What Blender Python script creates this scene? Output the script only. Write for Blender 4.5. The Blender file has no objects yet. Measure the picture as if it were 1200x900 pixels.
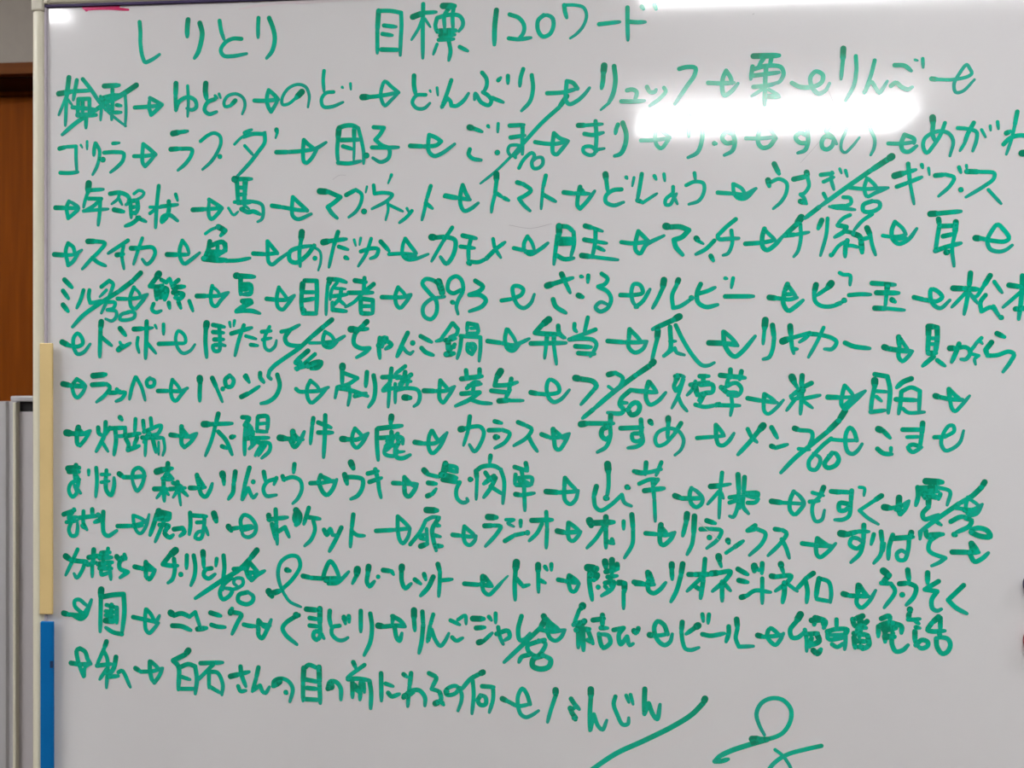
import bpy, bmesh, math
from mathutils import Vector
from mathutils.geometry import delaunay_2d_cdt

# ------------------------------------------------------------------ camera, world, light, exposure
scene = bpy.context.scene
col = scene.collection
scene.view_settings.view_transform = 'Standard'
scene.view_settings.look = 'None'
scene.view_settings.gamma = 1.0
scene.view_settings.use_curve_mapping = False
scene.view_settings.exposure = -1.45

cam_data = bpy.data.cameras.new('camera')
cam = bpy.data.objects.new('camera', cam_data)
col.objects.link(cam)
cam_data.sensor_width = 36.0
cam_data.lens = 30.0
cam_data.clip_start = 0.02
cam.location = (0.0, 0.0, 1.4)
cam.rotation_euler = (math.radians(90), 0, math.radians(4.0))
cam_data.dof.use_dof = True
cam_data.dof.focus_distance = 1.0
cam_data.dof.aperture_fstop = 6.5
scene.camera = cam

world = bpy.data.worlds.new('world')
scene.world = world
world.use_nodes = True
world.node_tree.nodes['Background'].inputs[0].default_value = (0.75, 0.78, 0.85, 1)
world.node_tree.nodes['Background'].inputs[1].default_value = 0.05

LAMP_STRENGTH = 58.0

# ------------------------------------------------------------------ helpers
def new_mat(name, color, rough=0.5, coat=0.0, coat_rough=0.1, metallic=0.0, noise=0.0, scale=8.0,
            stretch=(1, 1, 1), color2=None, bump=0.0, spec=0.5):
    m = bpy.data.materials.new(name)
    m.use_nodes = True
    nt = m.node_tree
    b = nt.nodes['Principled BSDF']
    b.inputs['Roughness'].default_value = rough
    b.inputs['Coat Weight'].default_value = coat
    b.inputs['Coat Roughness'].default_value = coat_rough
    b.inputs['Coat IOR'].default_value = 1.7
    b.inputs['Metallic'].default_value = metallic
    b.inputs['Specular IOR Level'].default_value = spec
    if noise > 0 or color2:
        tc = nt.nodes.new('ShaderNodeTexCoord')
        mp = nt.nodes.new('ShaderNodeMapping')
        mp.inputs['Scale'].default_value = stretch
        nz = nt.nodes.new('ShaderNodeTexNoise')
        nz.inputs['Scale'].default_value = scale
        nz.inputs['Detail'].default_value = 6
        rp = nt.nodes.new('ShaderNodeValToRGB')
        rp.color_ramp.elements[0].position = 0.3
        rp.color_ramp.elements[1].position = 0.7
        c2 = color2 or tuple(x * (1 - noise) for x in color)
        rp.color_ramp.elements[0].color = (*c2, 1)
        rp.color_ramp.elements[1].color = (*color, 1)
        nt.links.new(tc.outputs['Object'], mp.inputs['Vector'])
        nt.links.new(mp.outputs['Vector'], nz.inputs['Vector'])
        nt.links.new(nz.outputs['Fac'], rp.inputs['Fac'])
        nt.links.new(rp.outputs['Color'], b.inputs['Base Color'])
        if bump > 0:
            bp = nt.nodes.new('ShaderNodeBump')
            bp.inputs['Strength'].default_value = bump
            bp.inputs['Distance'].default_value = 0.002
            nt.links.new(nz.outputs['Fac'], bp.inputs['Height'])
            nt.links.new(bp.outputs['Normal'], b.inputs['Normal'])
    else:
        b.inputs['Base Color'].default_value = (*color, 1)
    return m

def add_box(bm, x0, x1, y0, y1, z0, z1, bevel=0.0, seg=2):
    r = bmesh.ops.create_cube(bm, size=1.0)
    vs = r['verts']
    for v in vs:
        v.co = Vector((x0 + (v.co.x + .5) * (x1 - x0), y0 + (v.co.y + .5) * (y1 - y0), z0 + (v.co.z + .5) * (z1 - z0)))
    if bevel > 0:
        es = list({e for v in vs for e in v.link_edges})
        bmesh.ops.bevel(bm, geom=es, offset=bevel, segments=seg, affect='EDGES', profile=0.5)

def add_prism(bm, prof, axis, a, b):
    """extrude a closed 2-D outline: axis 'z' -> outline in (x, y); axis 'x' -> outline in (y, z)"""
    def pt(p, t):
        return (p[0], p[1], t) if axis == 'z' else (t, p[0], p[1])
    lo = [bm.verts.new(pt(p, a)) for p in prof]
    hi = [bm.verts.new(pt(p, b)) for p in prof]
    n = len(prof)
    bm.faces.new(lo); bm.faces.new(list(reversed(hi)))
    for i in range(n):
        bm.faces.new((lo[i], hi[i], hi[(i + 1) % n], lo[(i + 1) % n]))
    bmesh.ops.recalc_face_normals(bm, faces=bm.faces)

def add_disc_body(bm, cx, cz, y0, y1, r, bevel=0.002, seg=40):
    """a round lathe standing out from the board (axis y), front face at y0"""
    prof = [(r, y1), (r, y0 + bevel), (r - bevel * .35, y0 + bevel * .35), (r - bevel, y0), (0.0, y0)]
    rings = []
    for rr, yy in prof[:-1]:
        rings.append([bm.verts.new((cx + rr * math.cos(2 * math.pi * k / seg), yy, cz + rr * math.sin(2 * math.pi * k / seg))) for k in range(seg)])
    for a, b in zip(rings, rings[1:]):
        for k in range(seg):
            bm.faces.new((a[k], a[(k + 1) % seg], b[(k + 1) % seg], b[k]))
    bm.faces.new(rings[-1]); bm.faces.new(rings[0])
    bmesh.ops.recalc_face_normals(bm, faces=bm.faces)

def obj(name, bm, mat, parent=None, smooth=False):
    me = bpy.data.meshes.new(name)
    bm.to_mesh(me); bm.free()
    if smooth:
        for p in me.polygons:
            p.use_smooth = True
    me.materials.append(mat)
    o = bpy.data.objects.new(name, me)
    col.objects.link(o)
    if parent is not None:
        o.parent = parent
    return o

def empty(name, loc):
    o = bpy.data.objects.new(name, None)
    o.empty_display_size = 0.1
    o.location = loc
    col.objects.link(o)
    return o

def tag(o, label, cat, group=None):
    o['label'] = label; o['category'] = cat
    if group:
        o['group'] = group

def struct(name, bm, mat, parent=None):
    o = obj(name, bm, mat, parent)
    if parent is None:
        o['kind'] = 'structure'
    return o

# ------------------------------------------------------------------ materials
M_wall = new_mat('painted_wall', (0.40, 0.36, 0.31), 0.8, noise=0.06, scale=30, bump=0.05)
M_wall_light = new_mat('painted_side_wall', (0.28, 0.26, 0.24), 0.8, noise=0.05, scale=20)
M_ceiling = new_mat('ceiling_board', (0.78, 0.77, 0.75), 0.9, noise=0.08, scale=60)
M_floor = new_mat('floor_vinyl', (0.20, 0.16, 0.13), 0.45, noise=0.25, scale=5)
M_door = new_mat('door_wood', (0.25, 0.060, 0.004), 0.6, spec=0.05, color2=(0.19, 0.044, 0.003), scale=6, stretch=(14, 14, 0.7))
M_casing = new_mat('casing_wood', (0.17, 0.052, 0.010), 0.6, spec=0.1, color2=(0.13, 0.040, 0.008), scale=6, stretch=(0.7, 14, 14))
M_jamb_shade = new_mat('jamb_painted_shade', (0.045, 0.014, 0.005), 0.6, spec=0.1, noise=0.2, scale=10)  # wood coloured nearly black to paint the shade in the door recess
M_gap_shade = new_mat('dark_gap_shade', (0.07, 0.05, 0.13), 0.6, spec=0.2, noise=0.15, scale=40)  # violet colour stands in for the shadow line along the rails
M_gap_shade_pale = new_mat('lilac_gap_shade', (0.52, 0.47, 0.53), 0.6, spec=0.2, noise=0.1, scale=40)  # paler painted shadow line for the side rails
M_frame = new_mat('cream_frame', (0.80, 0.765, 0.60), 0.42, noise=0.05, scale=12)
M_cap = new_mat('corner_cap_plastic', (0.62, 0.58, 0.47), 0.5, noise=0.05, scale=15)
M_groove_shade = new_mat('groove_shade', (0.16, 0.12, 0.20), 0.6, noise=0.2, scale=40)  # dark violet paints the shade in the gap inside the frame
M_panelback = new_mat('board_back_steel', (0.45, 0.45, 0.46), 0.5, noise=0.05)
M_steel = new_mat('stand_steel', (0.55, 0.55, 0.56), 0.35, metallic=0.8, noise=0.05)
M_rubber = new_mat('rubber', (0.03, 0.03, 0.03), 0.7, noise=0.2)
M_yellow = new_mat('yellow_magnet', (0.80, 0.60, 0.27), 0.55, noise=0.07, scale=18)
M_blue = new_mat('blue_magnet', (0.0, 0.16, 0.47), 0.5, spec=0.2, noise=0.10, scale=18)
M_darkmark = new_mat('dark_nick', (0.004, 0.03, 0.10), 0.6, noise=0.1)
M_violet = new_mat('violet_magnet', (0.05, 0.035, 0.13), 0.35, noise=0.1)
M_red = new_mat('red_magnet', (0.40, 0.04, 0.07), 0.35, noise=0.1)
M_greyrail = new_mat('grey_rail', (0.52, 0.51, 0.52), 0.4, noise=0.05)
M_slot = new_mat('dark_slot', (0.012, 0.010, 0.012), 0.7, noise=0.2)
M_greypanel = new_mat('grey_board', (0.60, 0.57, 0.58), 0.35, noise=0.05, scale=6)
M_house = new_mat('lamp_housing', (0.8, 0.8, 0.8), 0.4, noise=0.03)
M_pink = new_mat('pink_ink', (0.86, 0.06, 0.26), 0.30, coat=1.0, coat_rough=0.07, spec=0.03, color2=(0.60, 0.012, 0.10), scale=60)
M_faint = new_mat('faint_pink_smear', (0.80, 0.73, 0.755), 0.35, coat=1.0, coat_rough=0.07, spec=0.03, noise=0.05, scale=30)
M_smudge = new_mat('grey_scratch', (0.62, 0.60, 0.62), 0.35, coat=1.0, coat_rough=0.07, spec=0.03, noise=0.15, scale=60)

def board_mat():
    m = new_mat('white_enamel', (0.785, 0.782, 0.785), 0.38, coat=1.0, coat_rough=0.07, spec=0.03, noise=0.035, scale=5, color2=(0.765, 0.755, 0.763))
    return m
M_board = board_mat()

def ink_mat():
    m = new_mat('green_ink', (0, 0.4, 0.2), 0.35, coat=1.0, coat_rough=0.07, spec=0.03)
    nt = m.node_tree
    b = nt.nodes['Principled BSDF']
    at = nt.nodes.new('ShaderNodeAttribute'); at.attribute_name = 'ink_load'
    tc = nt.nodes.new('ShaderNodeTexCoord')
    nz = nt.nodes.new('ShaderNodeTexNoise'); nz.inputs['Scale'].default_value = 90; nz.inputs['Detail'].default_value = 3
    mr = nt.nodes.new('ShaderNodeMapRange')
    mr.inputs['To Min'].default_value = -0.22; mr.inputs['To Max'].default_value = 0.22
    ad = nt.nodes.new('ShaderNodeMath'); ad.operation = 'ADD'; ad.use_clamp = True
    rp = nt.nodes.new('ShaderNodeValToRGB')
    el = rp.color_ramp.elements
    el[0].position = 0.0; el[0].color = (0.015, 0.42, 0.31, 1)
    el[1].position = 1.0; el[1].color = (0.0, 0.27, 0.145, 1)
    e = el.new(0.35); e.color = (0.0, 0.53, 0.34, 1)
    e = el.new(0.65); e.color = (0.0, 0.42, 0.245, 1)
    nt.links.new(tc.outputs['Object'], nz.inputs['Vector'])
    nt.links.new(nz.outputs['Fac'], mr.inputs['Value'])
    nt.links.new(at.outputs['Fac'], ad.inputs[0]); nt.links.new(mr.outputs['Result'], ad.inputs[1])
    nt.links.new(ad.outputs['Value'], rp.inputs['Fac'])
    nt.links.new(rp.outputs['Color'], b.inputs['Base Color'])
    return m
M_ink = ink_mat()

def lamp_mat(name, k):
    m = bpy.data.materials.new(name)
    m.use_nodes = True
    nt = m.node_tree
    b = nt.nodes['Principled BSDF']
    b.inputs['Base Color'].default_value = (0.9, 0.9, 0.9, 1)
    b.inputs['Emission Color'].default_value = (0.99, 0.985, 1.0, 1)
    b.inputs['Emission Strength'].default_value = LAMP_STRENGTH * k
    return m
M_lamp = lamp_mat('fluorescent_glow', 1.0)
M_lamp_side = lamp_mat('acrylic_side_glow', 0.32)

# ------------------------------------------------------------------ room shell
RX0, RX1, RY0, RY1, RH = -3.4, 3.6, -4.6, 1.8, 2.56
bm = bmesh.new(); add_box(bm, RX0 - .1, RX1 + .1, RY0 - .1, RY1 + .3, -0.1, 0.0); struct('floor', bm, M_floor)
bm = bmesh.new(); add_box(bm, RX0 - .1, RX1 + .1, RY0 - .1, RY1 + .3, RH, RH + .1); struct('ceiling', bm, M_ceiling)
DX0, DX1, DZ = -2.05, -0.95, 2.077       # opening of the wooden door
bm = bmesh.new()
add_box(bm, RX0 - .1, DX0, RY1, RY1 + .2, 0, RH)
add_box(bm, DX1, RX1 + .1, RY1, RY1 + .2, 0, RH)
add_box(bm, DX0, DX1, RY1, RY1 + .2, DZ, RH)
struct('wall_back', bm, M_wall)
bm = bmesh.new(); add_box(bm, RX0 - .1, RX0, RY0, RY1, 0, RH); struct('wall_left', bm, M_wall_light)
bm = bmesh.new(); add_box(bm, RX1, RX1 + .1, RY0, RY1, 0, RH); struct('wall_right', bm, M_wall_light)
bm = bmesh.new(); add_box(bm, RX0 - .1, RX1 + .1, RY0 - .1, RY0, 0, RH); struct('wall_front', bm, M_wall_light)

bm = bmesh.new()
add_box(bm, DX0, DX1, 1.88, 1.92, 0.0, DZ - .0155, bevel=.0015)       # plain sliding leaf
add_box(bm, DX0, DX1, 1.88, 1.92, DZ - .013, DZ, bevel=.001)            # its top rail, a thin gap above the leaf
d1 = struct('door_1', bm, M_door)
bm = bmesh.new()
add_box(bm, DX0 - .06, DX1 + .06, 1.78, 1.80, DZ, DZ + .024)
add_box(bm, DX0 - .06, DX0, 1.78, 1.80, 0, DZ)
add_box(bm, DX1, DX1 + .06, 1.78, 1.80, 0, DZ)
struct('trim_1', bm, M_casing)
bm = bmesh.new()
add_box(bm, DX0, DX1, 1.80, 1.8795, DZ - .004, DZ - .0005)
add_box(bm, DX0, DX0 + .004, 1.80, 1.8795, 0, DZ - .004)
add_box(bm, DX1 - .004, DX1, 1.80, 1.8795, 0, DZ - .004)
struct('trim_2', bm, M_jamb_shade)  # lining put in dark as the shade inside the door opening

# ------------------------------------------------------------------ ceiling lights (fluorescent, one row close to the board, one further back, plus added fill lamps out of view)
def ceiling_light(cx, cy, label, width=.27, length=1.06):
    t = empty('ceiling_light', (cx, cy, RH))
    tag(t, label, 'ceiling light', 'fluorescent ceiling lights')
    b = bmesh.new()
    hw, hl = width / 2, length / 2
    add_box(b, -hl + .02, hl - .02, -hw + .02, hw - .02, -.030, 0, bevel=.004)
    obj('housing', b, M_house, t)
    b = bmesh.new(); add_box(b, -hl, hl, -hw, hw, -.1105, -.1055)          # bright under face of the acrylic cover
    obj('diffuser', b, M_lamp, t)
    b = bmesh.new()                                                        # its dimmer upright sides
    add_prism(b, [(hw - .012, -.030), (hw - .006, -.030), (hw, -.1050), (hw - .006, -.1050)], 'x', -hl, hl)
    add_prism(b, [(-hw + .012, -.030), (-hw + .006, -.030), (-hw, -.1050), (-hw + .006, -.1050)], 'x', -hl, hl)
    for e in (-1, 1):
        add_box(b, min(e * hl, e * (hl - .006)), max(e * hl, e * (hl - .006)), -hw + .01, hw - .01, -.1050, -.030)
    obj('side_diffuser', b, M_lamp_side, t)
    return t
ceiling_light(0.80, -1.50, 'fluorescent ceiling light whose glare lies across the board beside the word chestnut')
ceiling_light(0.72, -0.255, 'fluorescent ceiling light whose glare lies along the top right of the board')
ceiling_light(-1.97, -0.235, 'fluorescent ceiling light whose glare touches the top left corner of the board')
ceiling_light(-1.95, 0.45, 'added fluorescent fill light out of view, on the wooden door side')  # added to brighten the left side, placed so its reflection stays out of view
ceiling_light(2.2, 0.40, 'added fluorescent fill light out of view, right of the board')  # added fill for the right half of the board, not an observed lamp

# ------------------------------------------------------------------ main whiteboard
OX, OZ = -0.6382, 1.8596               # top-left corner of the writing surface in the room
YB = 1.0                               # plane of the writing surface
BX = 0.25                              # stand centre
root = empty('whiteboard', (BX, YB, 0.0))
tag(root, 'large white whiteboard in a cream frame covered with green handwritten word chain', 'whiteboard')
def L(mx):                             # board millimetres -> local x
    return OX + mx / 1000.0 - BX
def Z(mz):
    return OZ - mz / 1000.0
W, H = 1764.0, 1170.0                  # writing surface in mm
# writing surface with rounded corners
def rounded(x0, x1, z0, z1, r, n=6):
    pts = []
    for cx, cz, a0 in ((x1 - r, z1 - r, 0), (x0 + r, z1 - r, 90), (x0 + r, z0 + r, 180), (x1 - r, z0 + r, 270)):
        for k in range(n + 1):
            a = math.radians(a0 + 90 * k / n)
            pts.append((cx + r * math.cos(a), cz + r * math.sin(a)))
    return pts
bm = bmesh.new()
out = rounded(L(-2.5), L(W + 2.5), Z(H + 2.5), Z(-2.5), 0.002)
fr = [bm.verts.new((x, 0.0, z)) for x, z in out]
bk = [bm.verts.new((x, 0.004, z)) for x, z in out]
bm.faces.new(fr); bm.faces.new(list(reversed(bk)))
for i in range(len(out)):
    bm.faces.new((fr[i], bk[i], bk[(i + 1) % len(out)], fr[(i + 1) % len(out)]))
bmesh.ops.recalc_face_normals(bm, faces=bm.faces)
surface = obj('writing_surface', bm, M_board, root)
bm = bmesh.new(); add_box(bm, L(-6), L(W + 6), 0.0042, 0.018, Z(H + 6), Z(-6))
obj('backing', bm, M_groove_shade, root)
# frame rails: rounded extrusions standing a little proud of the surface
FW = 15.5
def rail_profile(a0, a1, front=-0.0045, back=0.022, n=8):
    """(across, depth) outline: flat back, softly bulged front"""
    p = [(a0, back), (a0, front + .004)]
    for k in range(n + 1):
        t = k / n
        p.append((a0 + (a1 - a0) * (0.04 + 0.92 * t), front + .004 - .004 * math.sin(math.pi * t) ** .6))
    p += [(a1, front + .004), (a1, back)]
    return p
def rail_v(name, m0, m1, z0, z1, mat):
    b = bmesh.new(); add_prism(b, rail_profile(L(m0), L(m1)), 'z', z0, z1)
    return obj(name, b, mat, root)
def rail_h(name, m_top, m_bot, x0, x1, mat):
    b = bmesh.new()
    pr = [(d, a) for a, d in rail_profile(Z(m_bot), Z(m_top))]
    add_prism(b, pr, 'x', x0, x1)
    return obj(name, b, mat, root)
rail_v('frame_rail', -3 - FW, -3, Z(H + 3), Z(5.5), M_frame)
rail_v('frame_rail', W + 3, W + 3 + FW, Z(H + 3), Z(5.5), M_frame)
rail_h('frame_rail', -2.8 - FW, -2.8, L(0), L(W), M_frame)
rail_h('frame_rail', H + 3, H + 3 + FW, L(0), L(W), M_frame)
for nm, x0, x1, z0, z1, mt in (('gap_shade', L(-2.9), L(W + 2.9), Z(0.6), Z(-2.7), M_gap_shade), ('gap_shade', L(-2.9), L(W + 2.9), Z(H + 2.9), Z(H - .4), M_gap_shade),
                               ('gap_shade', L(-2.9), L(0.0), Z(H - .5), Z(0.7), M_gap_shade_pale), ('gap_shade', L(W - .3), L(W + 2.9), Z(H - .5), Z(0.7), M_gap_shade_pale)):
    bm = bmesh.new(); add_box(bm, x0, x1, -0.0028, 0.0040, z0, z1, bevel=.0006); obj(nm, bm, mt, root)  # strips coloured as the shade between frame and surface
# corner caps: L-shaped mouldings
def corner_cap(sx, sz):
    b = bmesh.new()
    def X(m): return L(m) if sx < 0 else L(W - m)
    def ZZ(m): return Z(m) if sz > 0 else Z(H - m)
    xa, xb = sorted((X(-3 - FW), X(-2.6))); za, zb = sorted((ZZ(5.5), ZZ(-3 - FW)))
    add_box(b, xa, xb, -0.0052, 0.0225, za, zb, bevel=.002)
    xa, xb = sorted((X(-2.6), X(2.5))); za, zb = sorted((ZZ(-2.8), ZZ(-3 - FW)))
    add_box(b, xa, xb, -0.0050, 0.0222, za, zb, bevel=.0015)
    return obj('corner_cap', b, M_cap, root)
for sx in (-1, 1):
    for sz in (1, -1):
        corner_cap(sx, sz)
# stand, out of frame below
bm = bmesh.new(); add_box(bm, L(300), L(1400), -0.06, 0.0, Z(H + 38), Z(H + 19), bevel=.004); obj('pen_tray', bm, M_frame, root)
for m in (420, 1340):
    bm = bmesh.new(); add_box(bm, L(m) - .02, L(m) + .02, 0.0225, 0.0525, 0.06, Z(120), bevel=.004); obj('stand_post', bm, M_steel, root)
    bm = bmesh.new(); add_box(bm, L(m) - .025, L(m) + .025, -0.24, 0.24, 0.02, 0.062, bevel=.006); obj('stand_foot', bm, M_steel, root)
    for yy in (-.21, .21):
        bm = bmesh.new(); add_box(bm, L(m) - .02, L(m) + .02, yy - .02, yy + .02, 0.0, 0.022, bevel=.004); obj('foot_pad', bm, M_rubber, root)

# ------------------------------------------------------------------ ink
def catmull(pts, step):
    """pts: list of Vector2; centripetal-style smooth curve sampled about every step"""
    if len(pts) == 2:
        n = max(2, int((pts[1] - pts[0]).length / (step * 2)))
        return [pts[0].lerp(pts[1], k / n) for k in range(n + 1)]
    P = [pts[0] * 2 - pts[1]] + pts + [pts[-1] * 2 - pts[-2]]
    res = []
    for i in range(1, len(P) - 2):
        p0, p1, p2, p3 = P[i - 1], P[i], P[i + 1], P[i + 2]
        t01 = max((p1 - p0).length, 1e-4) ** .5; t12 = max((p2 - p1).length, 1e-4) ** .5; t23 = max((p3 - p2).length, 1e-4) ** .5
        m1 = (p2 - p1) + t12 * ((p1 - p0) / t01 - (p2 - p0) / (t01 + t12))
        m2 = (p2 - p1) + t12 * ((p3 - p2) / t23 - (p3 - p1) / (t12 + t23))
        n = max(3, int((p2 - p1).length / step))
        for k in range(n):
            t = k / n
            a = 2 * (p1 - p2) + m1 + m2
            b = -3 * (p1 - p2) - 2 * m1 - m2
            res.append(a * t ** 3 + b * t * t + m1 * t + p1)
    res.append(pts[-1].copy())
    return res

def stroke_polys(w, segs):
    """outline pieces of one pen stroke (units: half millimetres): ribbon quads plus round ends and joints -> [(points, densities)]"""
    V = Vector
    polys = []
    chains = [catmull(s, 3.0) if len(s) > 1 else [s[0], s[0] + V((.5, 0))] for s in segs]
    total = max(1e-3, sum((b - a).length for ch in chains for a, b in zip(ch, ch[1:])))
    d0 = min(1.0, max(0.12, 0.46 + (w - 10.4) / 8.5))
    run = 0.0
    def width(u):
        return w * .5 * (1.06 - 0.04 * u - 0.26 * max(0.0, (u - .75) / .25) ** 2)
    def density(u):
        return max(0.0, d0 * (1 - .3 * u) + (0.22 * d0 + .12) * max(0.0, 1 - run / 45.0) - 0.28 * max(0.0, (u - .5) / .5))
    def disc(p, r, d, n=12):
        polys.append(([p + V((r * math.cos(2 * math.pi * (k + .37) / n), r * math.sin(2 * math.pi * (k + .37) / n))) for k in range(n)], [d] * n))
    for ch in chains:
        prev = None
        for i, p in enumerate(ch):
            a = ch[max(0, i - 1)]; b = ch[min(len(ch) - 1, i + 1)]
            t = b - a
            t = t.normalized() if t.length > 1e-6 else V((1, 0))
            nrm = V((-t.y, t.x))
            if i:
                run += (p - ch[i - 1]).length
            u = run / total
            r, d = width(u), density(u)
            le, ri = p + nrm * r, p - nrm * r
            if prev:
                q = [prev[0], prev[1], ri, le]
                cr = [(q[(k + 1) % 4] - q[k]).cross(q[(k + 2) % 4] - q[(k + 1) % 4]) for k in range(4)]
                convex = all(v > 1e-4 for v in cr) or all(v < -1e-4 for v in cr)
                if convex:
                    polys.append((q, [prev[3], prev[3], d, d]))
                if not convex or prev[2].dot(t) < 0.86:
                    disc(p, r, d)
            prev = (le, ri, t, d)
            if i == 0 or i == len(ch) - 1:
                disc(p, r, d)
    return polys

INK_COUNT = [0]
def ink_object(name, strokes, mat, label=None, lift=0.0002):
    """all strokes of one word merged into a single flat film of ink (no overlapping faces)"""
    INK_COUNT[0] += 1
    y = -lift - (INK_COUNT[0] % 9) * 3e-5
    vs, ds, fs = [], [], []
    for w, segs in strokes:
        for pts, dd in stroke_polys(w, segs):
            n0 = len(vs)
            # consistent winding
            area = sum(p.x * q.y - q.x * p.y for p, q in zip(pts, pts[1:] + pts[:1]))
            if area < 0:
                pts, dd = pts[::-1], dd[::-1]
            vs += pts; ds += dd
            fs.append(list(range(n0, n0 + len(pts))))
    res = delaunay_2d_cdt(vs, [], fs, 0, 1e-3, True)
    ov, orig = res[0], res[3]
    def inside(c, ids):
        for fi in ids:
            q = [vs[i] for i in fs[fi]]
            if all((b.x - a.x) * (c.y - a.y) - (b.y - a.y) * (c.x - a.x) >= -1e-6 for a, b in zip(q, q[1:] + q[:1])):
                return True
        return False
    of = [f for f, src in zip(res[2], res[5]) if src and inside((ov[f[0]] + ov[f[1]] + ov[f[2]]) / 3, src)]   # only what lies inside a stroke
    dens = []
    for k, p in enumerate(ov):
        if orig[k]:
            dens.append(max(ds[i] for i in orig[k]))
        else:
            j = min(range(len(vs)), key=lambda i: (vs[i] - p).length_squared)
            dens.append(ds[j])
    me = bpy.data.meshes.new(name)
    me.from_pydata([(L(p.x * .5), y, Z(p.y * .5)) for p in ov], [], [tuple(f) for f in of])
    bmx = bmesh.new(); bmx.from_mesh(me)
    for f in bmx.faces:
        f.normal_update()
        if f.normal.y > 0:
            f.normal_flip()
    bmx.to_mesh(me); bmx.free()
    at = me.attributes.new('ink_load', 'FLOAT', 'POINT')
    at.data.foreach_set('value', dens)
    me.materials.append(mat)
    o = bpy.data.objects.new(name, me)
    col.objects.link(o)
    o.parent = surface
    if label:
        o['label'] = label
    return o

def parse(line):
    kind, body = line.split(' ', 1)
    strokes = []
    for st in body.split(';'):
        w, pp = st.split(':')
        nums = pp.split()
        segs = [[]]
        for i in range(0, len(nums), 2):
            yv = nums[i + 1]
            v = Vector((float(nums[i]), float(yv.rstrip('|'))))
            segs[-1].append(v)
            if yv.endswith('|'):
                segs.append([v.copy()])
        strokes.append((float(w), [s for s in segs if len(s) > 1 or len(segs) == 1]))
    return kind, strokes

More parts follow.
